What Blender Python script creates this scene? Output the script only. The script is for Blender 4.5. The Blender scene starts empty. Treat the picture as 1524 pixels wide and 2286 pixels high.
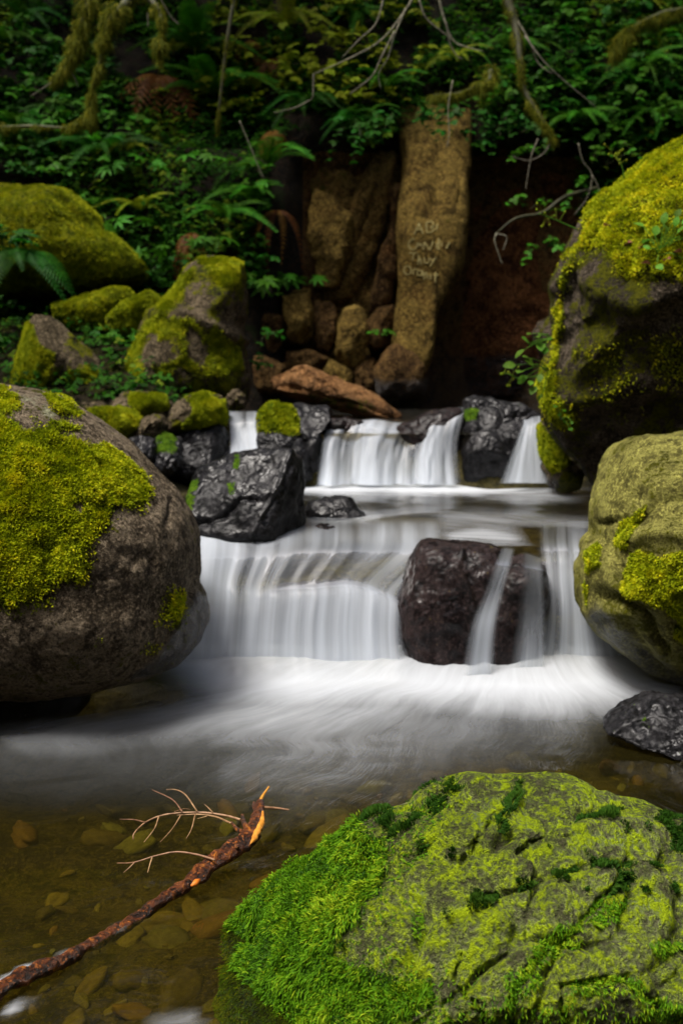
import bpy, bmesh, math, random
import numpy as np
from mathutils import Vector
from mathutils.bvhtree import BVHTree

sc = bpy.context.scene
R = math.radians
# ------------------------------------------------------------------ camera, sky, sun, exposure
PITCH, FPX, CAMZ = R(8.0), 2300.0, 1.5
cam = bpy.data.cameras.new('camera')
cam.sensor_fit = 'VERTICAL'; cam.sensor_height = 36.0; cam.lens = 36.0 * FPX / 2286.0
cam.clip_start = 0.05; cam.clip_end = 200
cam.dof.use_dof = True; cam.dof.focus_distance = 2.95; cam.dof.aperture_fstop = 2.9
camo = bpy.data.objects.new('camera', cam)
camo.location = (0, 0, CAMZ); camo.rotation_euler = (math.pi / 2 - PITCH, 0, 0)
sc.collection.objects.link(camo); sc.camera = camo

SUN_EL, SUN_AZ = 66.0, 238.0          # azimuth clockwise from +Y (the view direction): high, from the left and a little behind the camera
world = bpy.data.worlds.new('World'); sc.world = world; world.use_nodes = True
wn = world.node_tree.nodes; wl = world.node_tree.links
sky = wn.new('ShaderNodeTexSky'); sky.sky_type = 'NISHITA'; sky.sun_disc = False
sky.sun_elevation = R(SUN_EL); sky.sun_rotation = R(SUN_AZ)
sky.air_density = 0.8; sky.dust_density = 6.0; sky.ozone_density = 0.4
wl.new(sky.outputs[0], wn['Background'].inputs[0]); wn['Background'].inputs[1].default_value = 0.05
sun = bpy.data.lights.new('sun', 'SUN'); sun.energy = 1.5; sun.angle = R(20); sun.color = (1.0, 0.96, 0.9)
suno = bpy.data.objects.new('sun', sun); sc.collection.objects.link(suno)
sd = Vector((math.sin(R(SUN_AZ)) * math.cos(R(SUN_EL)), math.cos(R(SUN_AZ)) * math.cos(R(SUN_EL)), math.sin(R(SUN_EL))))
suno.location = sd * 30; suno.rotation_euler = (-sd).to_track_quat('-Z', 'Y').to_euler()

sc.view_settings.view_transform = 'Standard'; sc.view_settings.look = 'None'
sc.view_settings.exposure = 1.68; sc.view_settings.gamma = 1.0; sc.view_settings.use_curve_mapping = False
sc.render.engine = 'CYCLES'
cy = sc.cycles
cy.use_denoising = True; cy.max_bounces = 6; cy.diffuse_bounces = 3; cy.glossy_bounces = 3
cy.transmission_bounces = 4; cy.transparent_max_bounces = 24; cy.caustics_reflective = False; cy.caustics_refractive = False
cy.sample_clamp_indirect = 6.0

# ------------------------------------------------------------------ helpers
CP, SP = math.cos(PITCH), math.sin(PITCH)
def at(px, py, Y):
    """world point at distance Y (metres along +Y) that the photo shows at pixel px, py"""
    r = (px - 762.0) / FPX; u = (1143.0 - py) / FPX
    dy = CP + u * SP; dz = -SP + u * CP
    return np.array((r / dy * Y, Y, CAMZ + dz / dy * Y))
def atz(px, py, z):
    """world point on the level z"""
    u = (1143.0 - py) / FPX
    dy = CP + u * SP; dz = -SP + u * CP
    return at(px, py, (z - CAMZ) / dz * dy)
def proj(P):
    X, Y, Z = P[:, 0], P[:, 1], P[:, 2] - CAMZ
    d = np.maximum(Y * CP - Z * SP, 0.05); u = Y * SP + Z * CP
    return np.stack((762 + FPX * X / d, 1143 - FPX * u / d), 1)

def _h(ix, iy, iz, seed):
    h = (ix.astype(np.int64) * 374761393 + iy.astype(np.int64) * 668265263 + iz.astype(np.int64) * 2147483647 + seed * 974634777) & 0xffffffff
    h = ((h ^ (h >> 13)) * 1274126177) & 0xffffffff
    h = ((h ^ (h >> 16)) * 2246822519) & 0xffffffff
    return ((h ^ (h >> 15)) & 0xffff) / 32767.5 - 1.0
def vnoise(P, seed=0):
    P = np.asarray(P, float); I = np.floor(P); F = P - I; I = I.astype(np.int64)
    W = F * F * F * (F * (F * 6 - 15) + 10); out = 0
    for a in (0, 1):
        wa = W[:, 0] if a else 1 - W[:, 0]
        for b in (0, 1):
            wb = W[:, 1] if b else 1 - W[:, 1]
            for c in (0, 1):
                wc = W[:, 2] if c else 1 - W[:, 2]
                out = out + wa * wb * wc * _h(I[:, 0] + a, I[:, 1] + b, I[:, 2] + c, seed)
    return out
def fbm(P, octv=4, seed=0, gain=0.5):
    P = np.asarray(P, float); s = 0; a = 1.0; t = 0
    for i in range(octv):
        s = s + a * vnoise(P * 2.03 ** i + 17.3 * i, seed + i); t += a; a *= gain
    return s / t
def worley(P, seed=0):
    """distance to the nearest and second nearest cell point, and the cell's own random number"""
    I = np.floor(P).astype(np.int64); f1 = np.full(len(P), 9.0); f2 = f1.copy(); cid = np.zeros(len(P))
    for a in (-1, 0, 1):
        for b in (-1, 0, 1):
            for c in (-1, 0, 1):
                J = I + (a, b, c); ctr = J + .5 + .45 * np.stack([_h(J[:, 0], J[:, 1], J[:, 2], seed + k) for k in range(3)], 1)
                d = np.linalg.norm(P - ctr, axis=1); n = d < f1
                f2 = np.where(n, f1, np.minimum(f2, d)); cid = np.where(n, _h(J[:, 0], J[:, 1], J[:, 2], seed + 9), cid); f1 = np.where(n, d, f1)
    return f1, f2, cid
def sstep(a, b, x):
    t = np.clip((x - a) / (b - a), 0, 1); return t * t * (3 - 2 * t)
def seg_dist(Q, line, closed=False):
    """distance of 2-D points Q to a polyline"""
    L = np.asarray(line, float); n = len(L); best = np.full(len(Q), 1e9)
    for i in range(n if closed else n - 1):
        a, b = L[i], L[(i + 1) % n]; ab = b - a
        t = np.clip(((Q - a) @ ab) / max(ab @ ab, 1e-9), 0, 1)
        best = np.minimum(best, np.hypot(*(Q - a - t[:, None] * ab).T))
    return best
def poly_sd(Q, poly):
    """signed distance to a polygon, positive inside"""
    L = np.asarray(poly, float); n = len(L); ins = np.zeros(len(Q), bool)
    for i in range(n):
        a, b = L[i], L[(i + 1) % n]
        c = ((a[1] > Q[:, 1]) != (b[1] > Q[:, 1]))
        with np.errstate(divide='ignore', invalid='ignore'):
            xi = (b[0] - a[0]) * (Q[:, 1] - a[1]) / (b[1] - a[1] + 1e-12) + a[0]
        ins ^= c & (Q[:, 0] < xi)
    d = seg_dist(Q, L, True)
    return np.where(ins, d, -d)
def vnormals(V, T):
    n = np.zeros_like(V); a, b, c = V[T[:, 0]], V[T[:, 1]], V[T[:, 2]]
    f = np.cross(b - a, c - a)
    for k in range(3): np.add.at(n, T[:, k], f)
    return n / np.maximum(np.linalg.norm(n, axis=1), 1e-12)[:, None]

def mesh_np(name, V, F, smooth=True, attrs=None, uv=None):
    """F: (n,3) or (n,4) index array"""
    V = np.ascontiguousarray(V, np.float32); F = np.ascontiguousarray(F, np.int32); k = F.shape[1]
    me = bpy.data.meshes.new(name)
    me.vertices.add(len(V)); me.vertices.foreach_set('co', V.ravel())
    me.loops.add(F.size); me.loops.foreach_set('vertex_index', F.ravel())
    me.polygons.add(len(F)); me.polygons.foreach_set('loop_start', np.arange(0, F.size, k, dtype=np.int32))
    me.polygons.foreach_set('loop_total', np.full(len(F), k, np.int32))
    me.update(calc_edges=True)
    if smooth: me.polygons.foreach_set('use_smooth', np.ones(len(F), bool))
    for an, av in (attrs or {}).items():
        at_ = me.attributes.new(an, 'FLOAT', 'POINT'); at_.data.foreach_set('value', np.ascontiguousarray(av, np.float32))
    if uv is not None:
        ul = me.uv_layers.new(name='UVMap'); ul.data.foreach_set('uv', np.ascontiguousarray(uv[F.ravel()], np.float32).ravel())
    me.validate(); return me
def link(name, me, mat=None, parent=None, loc=None, **props):
    o = bpy.data.objects.new(name, me); sc.collection.objects.link(o)
    if mat is not None and me is not None and not me.materials: me.materials.append(mat)
    if parent is not None: o.parent = parent
    if loc is not None: o.location = tuple(loc)
    for k, v in props.items():
        if v is not None: o[k] = v
    return o
def thing(name, label, cat, loc, group=None):
    return link(name, None, None, None, loc, label=label, category=cat, group=group)
def spline(P, n):
    """Catmull-Rom resampling of points (any dimension) to n rows"""
    P = np.asarray(P, float)
    if len(P) == 2: t = np.linspace(0, 1, n)[:, None]; return P[0] * (1 - t) + P[1] * t
    Q = np.vstack((2 * P[0] - P[1], P, 2 * P[-1] - P[-2]))
    dd = np.linalg.norm(np.diff(P[:, :3], axis=0), axis=1) + 1e-9; cum = np.r_[0, np.cumsum(dd)]
    s = np.linspace(0, cum[-1], n); i = np.clip(np.searchsorted(cum, s, 'right') - 1, 0, len(P) - 2)
    t = ((s - cum[i]) / dd[i])[:, None]
    a, b, c, d = Q[i], Q[i + 1], Q[i + 2], Q[i + 3]
    return 0.5 * (2 * b + (c - a) * t + (2 * a - 5 * b + 4 * c - d) * t ** 2 + (3 * b - a - 3 * c + d) * t ** 3)
def tube(P, rad, sides=8, n=None, wob=0.0, seed=0):
    """tapered tube along points P; returns verts, quads"""
    P = np.asarray(P, float); rad = np.broadcast_to(np.asarray(rad, float), (len(P),))
    if n: PR = spline(np.c_[P, rad], n); P, rad = PR[:, :3], np.maximum(PR[:, 3], 1e-4)
    m = len(P); T = np.gradient(P, axis=0); T /= np.linalg.norm(T, axis=1)[:, None] + 1e-12
    up = np.array((0.13, 0.21, 1.0)); A = np.cross(T, up); A /= np.linalg.norm(A, axis=1)[:, None] + 1e-9
    B = np.cross(T, A); th = np.linspace(0, 2 * math.pi, sides, endpoint=False)
    rr = np.repeat(rad[:, None], sides, 1)
    V = P[:, None] + rr[:, :, None] * (np.cos(th)[None, :, None] * A[:, None] + np.sin(th)[None, :, None] * B[:, None])
    V = V.reshape(-1, 3)
    if wob:
        ctr = np.repeat(P, sides, 0); nn = fbm(V * 14.0 / max(rad.max() * 20, .2), 3, seed)
        V = V + (V - ctr) * (wob * nn)[:, None]
    i = np.arange(m - 1)[:, None] * sides; j = np.arange(sides)[None]; j2 = (j + 1) % sides
    Q = np.stack((i + j, i + j2, i + sides + j2, i + sides + j), -1).reshape(-1, 4)
    V = np.vstack((V, P[0], P[-1])); c0, c1 = len(V) - 2, len(V) - 1
    jj = np.arange(sides); k2 = (jj + 1) % sides; e = (m - 1) * sides
    caps = np.r_[np.stack((np.full(sides, c0), k2, jj, jj), -1), np.stack((np.full(sides, c1), e + jj, e + k2, e + k2), -1)]
    T3 = np.r_[Q[:, [0, 1, 2]], Q[:, [0, 2, 3]], caps[:, :3]]
    return V, T3
def merge(parts):
    Vs, Fs, o = [], [], 0
    for V, F in parts: Vs.append(V); Fs.append(F + o); o += len(V)
    return np.vstack(Vs), np.vstack(Fs)

# ------------------------------------------------------------------ material helpers
class NT:
    def __init__(s, name):
        s.m = bpy.data.materials.new(name); s.m.use_nodes = True; s.t = s.m.node_tree
        s.t.nodes.clear(); s.out = s.t.nodes.new('ShaderNodeOutputMaterial')
    def n(s, typ, ins=None, **kw):
        nd = s.t.nodes.new('ShaderNode' + typ)
        for k, v in kw.items(): setattr(nd, k, v)
        for k, v in (ins or {}).items(): s.put(nd.inputs[k], v)
        return nd
    def put(s, sock, v):
        if hasattr(v, 'is_output'): s.t.links.new(v, sock)
        elif hasattr(v, 'outputs'): s.t.links.new(v.outputs[0], sock)
        else:
            if isinstance(v, (tuple, list)) and len(v) == 3 and sock.type == 'RGBA': v = (*v, 1)
            sock.default_value = v
    def math(s, op, a, b=0.0, clamp=False): return s.n('Math', {0: a, 1: b}, operation=op, use_clamp=clamp)
    def mix(s, f, a, b):
        nd = s.n('Mix', data_type='RGBA'); s.put(nd.inputs[0], f); s.put(nd.inputs[6], a); s.put(nd.inputs[7], b); return nd.outputs[2]
    def noise(s, vec, scale, detail=4, rough=0.55, dist=0.0):
        return s.n('TexNoise', {'Vector': vec, 'Scale': scale, 'Detail': detail, 'Roughness': rough, 'Distortion': dist}).outputs[0]
    def ramp(s, f, lo, hi):
        return s.n('MapRange', {0: f, 1: lo, 2: hi}, interpolation_type='SMOOTHSTEP').outputs[0]
    def attr(s, name): return s.n('Attribute', attribute_name=name).outputs['Fac']
    def bump(s, h, strength, dist, normal=None):
        d = {'Height': h, 'Strength': strength, 'Distance': dist}
        if normal is not None: d['Normal'] = normal
        return s.n('Bump', d)
    def surf(s, sh): s.put(s.out.inputs[0], sh); return s.m
    def obj(s): return s.n('TexCoord').outputs['Object']
    def mapv(s, vec, scale): return s.n('Mapping', {'Vector': vec, 'Scale': scale})

def rock_mat(name, s1, s2, m1=(.07, .075, .006), m2=(.16, .15, .008), pit=1.0, rough=.8, fs=1.0, lich=(.33, .34, .2), wetk=.35, mossbump=1.0, warm=None, film=0.0, bump=.1, gloss=False, msoft=(.42, .6)):
    t = NT(name); v = t.obj()
    big = t.noise(v, 2.5 * fs, 5, .6); mid = t.noise(v, 14 * fs, 6, .62); fine = t.noise(v, 70 * fs, 5, .7); grit = t.noise(v, 190 * fs, 3, .7)
    c = t.mix(t.ramp(t.math('ADD', t.math('MULTIPLY', big, .5), t.math('MULTIPLY', mid, .5)), .43, .57), s1, s2)
    if warm: c = t.mix(t.math('MULTIPLY', t.ramp(t.noise(v, 5 * fs, 4, .6, .6), .5, .68), .7), c, warm)
    c = t.mix(t.math('MULTIPLY', t.ramp(fine, .52, .6), .75), c, tuple(min(1, 1.7 * k) for k in s2))
    c = t.mix(t.math('MULTIPLY', t.ramp(mid, .47, .38), .6), c, tuple(.35 * k for k in s1))
    c = t.mix(t.math('MULTIPLY', t.ramp(fine, .47, .39), .85 * pit), c, tuple(.25 * k for k in s1))
    c = t.mix(t.math('MULTIPLY', t.ramp(grit, .48, .4), .6), c, tuple(.3 * k for k in s1))
    lf = t.math('MULTIPLY', t.attr('lichen'), t.ramp(t.math('ADD', t.math('MULTIPLY', mid, .7), t.math('MULTIPLY', fine, .3)), .46, .54), True)
    c = t.mix(lf, c, t.mix(t.ramp(fine, .4, .6), lich, tuple(.55 * k for k in lich)))
    wet = t.attr('wet'); c = t.mix(wet, c, t.mix(1.0, c, c) if False else t.n('HueSaturation', {'Color': c, 'Value': wetk, 'Saturation': .9}).outputs[0])
    mo = t.math('ADD', t.math('MAXIMUM', t.attr('moss'), t.math('MULTIPLY', t.ramp(big, .42, .58), film)), t.math('MULTIPLY', t.math('SUBTRACT', t.math('ADD', t.math('MULTIPLY', fine, .5), t.math('MULTIPLY', mid, .5)), .5), 3.2))
    mf = t.ramp(mo, *msoft)
    mc = t.mix(t.ramp(t.math('ADD', t.math('MULTIPLY', fine, .6), t.math('MULTIPLY', mid, .4)), .43, .57), m1, m2)
    mc = t.mix(t.math('MULTIPLY', t.ramp(grit, .5, .3), .6), mc, tuple(.35 * k for k in m1))
    c = t.mix(mf, c, mc)
    rg = t.n('Mix', {0: wet, 2: rough, 3: .2}, data_type='FLOAT').outputs[0]
    rg = t.n('Mix', {0: mf, 2: rg, 3: .95}, data_type='FLOAT').outputs[0]
    rg = t.math('ADD', rg, t.math('MULTIPLY', t.math('SUBTRACT', fine, .5), .25), True)
    hgt = t.math('ADD', t.math('ADD', t.math('MULTIPLY', mid, .55), t.math('MULTIPLY', fine, .3)), t.math('MULTIPLY', grit, .12))
    hgt = t.math('ADD', hgt, t.math('MULTIPLY', mf, t.math('MULTIPLY', t.math('ADD', fine, grit), .45 * mossbump)))
    if gloss:
        hgt = t.math('ADD', t.math('MULTIPLY', t.noise(t.mapv(v, (1, 1, .55)), 9 * fs, 3, .5, .6), .8), t.math('MULTIPLY', t.noise(v, 44 * fs, 1, .4), t.math('MULTIPLY', t.ramp(t.noise(v, 6 * fs, 2), .42, .58), .2))); rg = t.n('Mix', {0: mf, 2: t.math('ADD', t.math('MULTIPLY', t.ramp(t.noise(v, 8 * fs, 3), .4, .58), .2), .3), 3: .95}, data_type='FLOAT').outputs[0]
    b = t.bump(hgt, 1.0, bump / fs)
    p = t.n('BsdfPrincipled', {'Base Color': c, 'Roughness': rg, 'Normal': b, 'Specular IOR Level': t.n('Mix', {0: mf, 2: .2, 3: .05}, data_type='FLOAT').outputs[0] if gloss else t.n('Mix', {0: wet, 2: .12, 3: .6}, data_type='FLOAT').outputs[0]})
    return t.surf(p)

def blade_mat(name, c0, c1, c2, trans=.25):
    """moss and leaf blades: colour runs with the blade's own random number, paler at the tip"""
    t = NT(name); r = t.attr('rnd'); tip = t.attr('tip')
    c = t.mix(t.ramp(r, 0, .6), c0, c1); c = t.mix(t.ramp(r, .55, 1), c, c2)
    c = t.mix(t.math('MULTIPLY', tip, .6), c, tuple(min(1, k * 1.7) for k in c1))
    d = t.n('BsdfPrincipled', {'Base Color': c, 'Roughness': .7, 'Specular IOR Level': .1})
    tr = t.n('BsdfTranslucent', {'Color': c})
    return t.surf(t.n('MixShader', {0: trans, 1: d, 2: tr}))
def plain_mat(name, c1, c2, rough=.7, scale=20, bump=.3, dist=.004, trans=0.0, stretch=(1, 1, 1), spec=.4):
    t = NT(name); v = t.mapv(t.obj(), stretch); a = t.noise(v, scale, 5, .6)
    c = t.mix(t.ramp(a, .35, .65), c1, c2)
    rnd = t.n('ObjectInfo').outputs['Random']
    c = t.n('HueSaturation', {'Color': c, 'Value': t.math('ADD', t.math('MULTIPLY', rnd, .7), .65), 'Hue': t.math('ADD', t.math('MULTIPLY', rnd, .03), .485)}).outputs[0]
    p = t.n('BsdfPrincipled', {'Base Color': c, 'Roughness': rough, 'Specular IOR Level': spec, 'Normal': t.bump(a, bump, dist)})
    if trans: return t.surf(t.n('MixShader', {0: trans, 1: p, 2: t.n('BsdfTranslucent', {'Color': c})}))
    return t.surf(p)
# ------------------------------------------------------------------ materials
M_BED = rock_mat('bed_rock', (.065, .054, .012), (.17, .14, .03), pit=.6, wetk=.5)
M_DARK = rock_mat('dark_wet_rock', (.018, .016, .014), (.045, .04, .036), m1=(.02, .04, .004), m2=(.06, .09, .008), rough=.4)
M_CLIFF = rock_mat('cliff_rock', (.075, .038, .012), (.19, .11, .035), m1=(.04, .045, .006), m2=(.12, .11, .012), fs=.6, warm=(.17, .06, .016))
M_TAN = rock_mat('tan_rock', (.16, .1, .022), (.35, .235, .055), m1=(.07, .075, .008), m2=(.15, .15, .015), fs=.55, warm=(.16, .08, .02), pit=.8)
M_BANK = rock_mat('mossy_bank_soil', (.02, .014, .008), (.06, .042, .022), m1=(.02, .03, .003), m2=(.07, .08, .006), fs=.8, film=.5)
M_RED = rock_mat('red_brown_cliff', (.1, .036, .012), (.24, .1, .034), m1=(.05, .05, .006), m2=(.13, .11, .012), fs=.5, warm=(.26, .1, .03))
M_GOLD = rock_mat('golden_cliff', (.13, .078, .018), (.3, .19, .05), m1=(.05, .055, .006), m2=(.13, .13, .012), fs=.6, warm=(.2, .09, .02), film=.35)
def soil_mat():
    t = NT('hill_soil'); v = t.obj(); n1, n2 = t.noise(v, 5, 6, .65), t.noise(v, 38, 5, .7)
    c = t.mix(t.ramp(n1, .42, .58), (.006, .005, .003), (.016, .012, .006)); c = t.mix(t.ramp(n2, .53, .6), c, (.045, .024, .009)); c = t.mix(t.ramp(n1, .55, .62), c, (.015, .022, .004))
    return t.surf(t.n('BsdfPrincipled', {'Base Color': c, 'Roughness': .95, 'Specular IOR Level': .2, 'Normal': t.bump(t.math('ADD', n1, t.math('MULTIPLY', n2, .4)), 1.0, .15)}))
M_SOIL = soil_mat()

def water_mat(name, su, sv, tint=(.62, .58, .42), rough=.16, body=(.05, .045, .03), bodyf=.25, k=1.0, bump=.25):
    t = NT(name); uv = t.n('UVMap').outputs[0]
    st = t.noise(t.mapv(uv, (su, sv, 1)), 1.0, 5, .62, .25); st2 = t.noise(t.mapv(uv, (su * 4.0, sv * 3.5, 1)), 1.0, 4, .65, .8)
    s = t.math('ADD', t.math('MULTIPLY', st, .62), t.math('MULTIPLY', st2, .38))
    f = t.attr('foam'); ff = t.math('MULTIPLY', t.math('MULTIPLY', f, t.math('SUBTRACT', 1.0, f)), 4.0 * 1.5 * k)
    fac = t.math('ADD', f, t.math('MULTIPLY', ff, t.math('SUBTRACT', s, .5)), True)
    nb = t.bump(s, bump, .03)
    fr = t.n('Fresnel', {'IOR': 1.33, 'Normal': nb})
    base = t.n('MixShader', {0: bodyf, 1: t.n('BsdfTransparent', {'Color': tint}), 2: t.n('BsdfDiffuse', {'Color': body})})
    w = t.n('MixShader', {0: fr, 1: base, 2: t.n('BsdfGlossy', {'Color': (1, 1, 1), 'Roughness': rough, 'Normal': nb})})
    white = t.n('MixShader', {0: .25, 1: t.n('BsdfDiffuse', {'Color': (.68, .72, .77)}), 2: t.n('BsdfTranslucent', {'Color': (.68, .72, .77)})})
    return t.surf(t.n('MixShader', {0: t.attr('cut'), 1: t.n('MixShader', {0: fac, 1: w, 2: white}), 2: t.n('BsdfTransparent')}))
M_POOL = water_mat('pool_water', 10, .9, k=.55, bodyf=.2, rough=.1, tint=(.72, .64, .28), body=(.03, .026, .007), bump=.5)
M_MID = water_mat('step_water', 16, 2.4, rough=.13, tint=(.55, .48, .32))

def fall_mat(name, su, sv, k=1.0):
    t = NT(name); uv = t.n('UVMap').outputs[0]
    st = t.noise(t.mapv(uv, (su, sv, 1)), 1.0, 5, .55, .1); st2 = t.noise(t.mapv(uv, (su * 3.7, sv * 1.3, 1)), 1.0, 3, .6, .1)
    s = t.math('ADD', t.math('MULTIPLY', st, .65), t.math('MULTIPLY', st2, .35))
    f = t.attr('foam'); ff = t.math('MULTIPLY', t.math('MULTIPLY', f, t.math('SUBTRACT', 1.0, f)), 4.0 * 2.1 * k)
    fac = t.math('ADD', f, t.math('MULTIPLY', ff, t.math('SUBTRACT', s, .5)), True)
    nb = t.bump(s, .5, .03)
    gl = t.n('BsdfGlossy', {'Color': (1, 1, 1), 'Roughness': .28, 'Normal': nb})
    clear = t.n('MixShader', {0: t.math('MULTIPLY', t.n('Fresnel', {'IOR': 1.33, 'Normal': nb}), .4), 1: t.n('BsdfTransparent', {'Color': (.93, .93, .9)}), 2: gl})
    white = t.n('MixShader', {0: .4, 1: t.n('BsdfDiffuse', {'Color': (.71, .77, .85), 'Normal': nb}), 2: t.n('BsdfTranslucent', {'Color': (.71, .77, .85)})})
    edge = t.math('MULTIPLY', fac, t.attr('edge'), True)
    veil = t.n('MixShader', {0: t.attr('edge'), 1: t.n('BsdfTransparent'), 2: clear})
    return t.surf(t.n('MixShader', {0: edge, 1: veil, 2: white}))
M_FALL = fall_mat('falling_water', 4.5, .25, k=1.35)
M_FALL2 = fall_mat('falling_water_far', 5, .35, k=1.5)

# ------------------------------------------------------------------ the stream bed and the slopes of the ravine
def bed_z(x, y):
    P = np.stack((x, y, 0 * x), 1)
    w = 0.12 * fbm(P * 1.3, 4, 5)
    z = -.34 + .74 * sstep(5.2, 5.42, y + w + .05 * x) + .47 * sstep(7.72, 7.95, y + w)
    z = z + .09 * fbm(P * 2.6, 4, 9)
    bank = sstep(-.55, -1.5, x + .13 * (y - 8)) * sstep(5.5, 8.3, y)
    z = z + bank * (.35 + .42 * np.maximum(y - 8.0, 0))
    side = np.maximum(np.abs(x) - 2.6 - .12 * np.maximum(y - 4, 0), 0)
    return z + .6 * side ** 1.3 + .1 * sstep(1.5, -2, y)
def grid(x0, x1, y0, y1, nx, ny):
    X, Y = np.meshgrid(np.linspace(x0, x1, nx), np.linspace(y0, y1, ny)); i = np.arange(nx * ny).reshape(ny, nx)
    F = np.stack((i[:-1, :-1], i[:-1, 1:], i[1:, 1:], i[1:, :-1]), -1).reshape(-1, 4)
    return X.ravel(), Y.ravel(), F
x, y, F = grid(-6.5, 6.5, -5, 12.6, 230, 330)
z = bed_z(x, y); q = proj(np.stack((x, y, z), 1))
bm_ = mesh_np('stream_bed', np.stack((x, y, z), 1), F, attrs={'moss': .5 * sstep(.9, 1.2, z), 'wet': .5 * sstep(1.1, .8, z), 'lichen': 0 * x}); bm_.materials.append(M_BED); bm_.materials.append(M_BANK)
bm_.polygons.foreach_set('material_index', (z[F].mean(1) > 1.02).astype(np.int32))
bed = link('stream_bed', bm_, kind='structure')

# hillside and cliff behind the upper pool: a sheet along x, each column one profile from the water up
prof_l = np.array([(9.3, .4), (10.0, 1.5), (10.7, 2.5), (11.3, 3.6), (12.6, 5.2), (15, 8.2), (19, 12.5)])
prof_r = np.array([(11.5, .3), (11.7, 1.4), (11.75, 2.6), (11.75, 3.5), (11.5, 4.1), (12.2, 5.2), (14.6, 8.2), (19, 12.5)])
NXH, NSH = 240, 170
xs = np.linspace(-11, 11, NXH); wl_ = sstep(-.95, -.15, xs)
Lp, Rp = spline(prof_l, NSH), spline(prof_r, NSH)
cave = np.exp(-((xs - 2.0) / .75) ** 2)
PY = Lp[None, :, 0] * (1 - wl_[:, None]) + Rp[None, :, 0] * wl_[:, None]
PZ = Lp[None, :, 1] * (1 - wl_[:, None]) + Rp[None, :, 1] * wl_[:, None]
PY = PY + cave[:, None] * .3 * (sstep(3.9, 3.3, PZ)) - .4 * np.maximum(np.abs(xs[:, None]) - 3.5, 0)
P = np.stack((np.repeat(xs, NSH), PY.ravel(), PZ.ravel()), 1)
nz = fbm(P * np.array((1.1, .8, .7)), 5, 31); P[:, 1] -= .45 * nz; P[:, 2] += .15 * fbm(P * .9, 3, 77)
Q4 = np.arange(NXH * NSH).reshape(NXH, NSH)
F = np.stack((Q4[:-1, :-1], Q4[1:, :-1], Q4[1:, 1:], Q4[:-1, 1:]), -1).reshape(-1, 4)
hill_P, hill_F = P, F
cl = sstep(-.7, -.2, P[:, 0]) * sstep(4.0, 3.6, P[:, 2])
hm = mesh_np('cliff', P, F, attrs={'moss': np.clip(.25 + .5 * fbm(P * 1.5, 4, 3) - .5 * sstep(.6, 1.4, P[:, 0]), 0, 1), 'wet': sstep(1.9, 1.2, P[:, 2]) * .7, 'lichen': 0 * P[:, 0], 'rock': cl})
hm.materials.append(M_CLIFF); hm.materials.append(M_SOIL)
fc = cl[F].mean(1) < .5
hm.polygons.foreach_set('material_index', fc.astype(np.int32))
hill = link('hillside', hm, kind='structure')
hill_bvh = BVHTree.FromPolygons([tuple(p) for p in P], [tuple(f) for f in F])
def on_hill(px, py, off=0.0):
    d = at(px, py, 1.0) - np.array((0, 0, CAMZ)); d /= np.linalg.norm(d)
    h = hill_bvh.ray_cast(Vector((0, 0, CAMZ)), Vector(d))
    if h[0] is None: return at(px, py, 12 - off)
    return np.array(h[0]) - d * off
x, y, F = grid(-12, 12, 0, 1, 60, 40)
link('added_bank_behind', mesh_np('added_bank_behind', np.stack((x, -6 - y * 6, -.3 + 9 * y ** .8 + .6 * fbm(np.stack((x, y * 4, 0 * x), 1), 4, 5)), 1), F), M_SOIL, kind='structure')  # unseen rise behind the camera, added to cut the low sky light
for nm, sgn in (('added_bank_left', -1), ('added_bank_right', 1)):  # side banks out of view, added to darken the ambient light
    x, y, F = grid(0, 1, -9, 12, 40, 90)
    X = sgn * (3.9 + x * 5.5 + .5 * fbm(np.stack((x * 2, y * .6, 0 * x), 1), 3, 12 + sgn)); Z = -.3 + 8.5 * x ** .8 + .5 * fbm(np.stack((x * 4, y, 0 * x), 1), 4, 4)
    link(nm, mesh_np(nm, np.stack((X, y, Z), 1), F), M_SOIL, kind='structure')

# ------------------------------------------------------------------ water: three pools
def blur_poly(q, poly, soft): return sstep(-soft, soft, poly_sd(q, poly))
x, y, F = grid(-4.2, 4.2, -1.5, 5.32, 300, 330)
P = np.stack((x, y, 0 * x), 1); q = proj(P)
nf = fbm(P * np.array((2.2, 2.2, 1)), 4, 2) * 26
qq = q + np.stack((nf, nf * .5), 1)
foam = np.zeros(len(x))
def veil(poly, soft, v):
    global foam
    foam = np.maximum(foam, v * sstep(-soft, soft, poly_sd(qq, poly)))
veil([(330, 1480), (1560, 1480), (1500, 1560), (1200, 1585), (900, 1565), (700, 1575), (480, 1570), (380, 1530)], 66, .88)
veil([(500, 1520), (1000, 1550), (900, 1620), (600, 1650), (330, 1640), (150, 1660), (40, 1655), (230, 1595)], 75, .42)
veil([(700, 1560), (1330, 1545), (1280, 1620), (1000, 1670), (650, 1730), (520, 1720)], 110, .22)
veil([(30, 1640), (500, 1600), (900, 1650), (700, 1760), (350, 1720), (-50, 1720)], 120, .1)
veil([(900, 1630), (1250, 1640), (1150, 1690), (850, 1760)], 110, .08)
foam *= 1 - .75 * sstep(-25, 30, poly_sd(qq, [(205, 1525), (400, 1535), (460, 1560), (330, 1582), (190, 1592)]))
foam *= sstep(1.0, .6, np.exp(-((q[:, 0] - 60) / 190) ** 2 - ((q[:, 1] - 1570) / 45) ** 2) + .2)
foam = np.maximum(foam, .7 * sstep(-7, 9, poly_sd(q, [(0, 2192), (60, 2155), (112, 2148), (140, 2128), (148, 2135), (100, 2165), (20, 2200)])))
foam = np.maximum(foam, .55 * sstep(-8, 8, poly_sd(q, [(20, 2262), (65, 2215), (60, 2240), (30, 2275)])))
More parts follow.
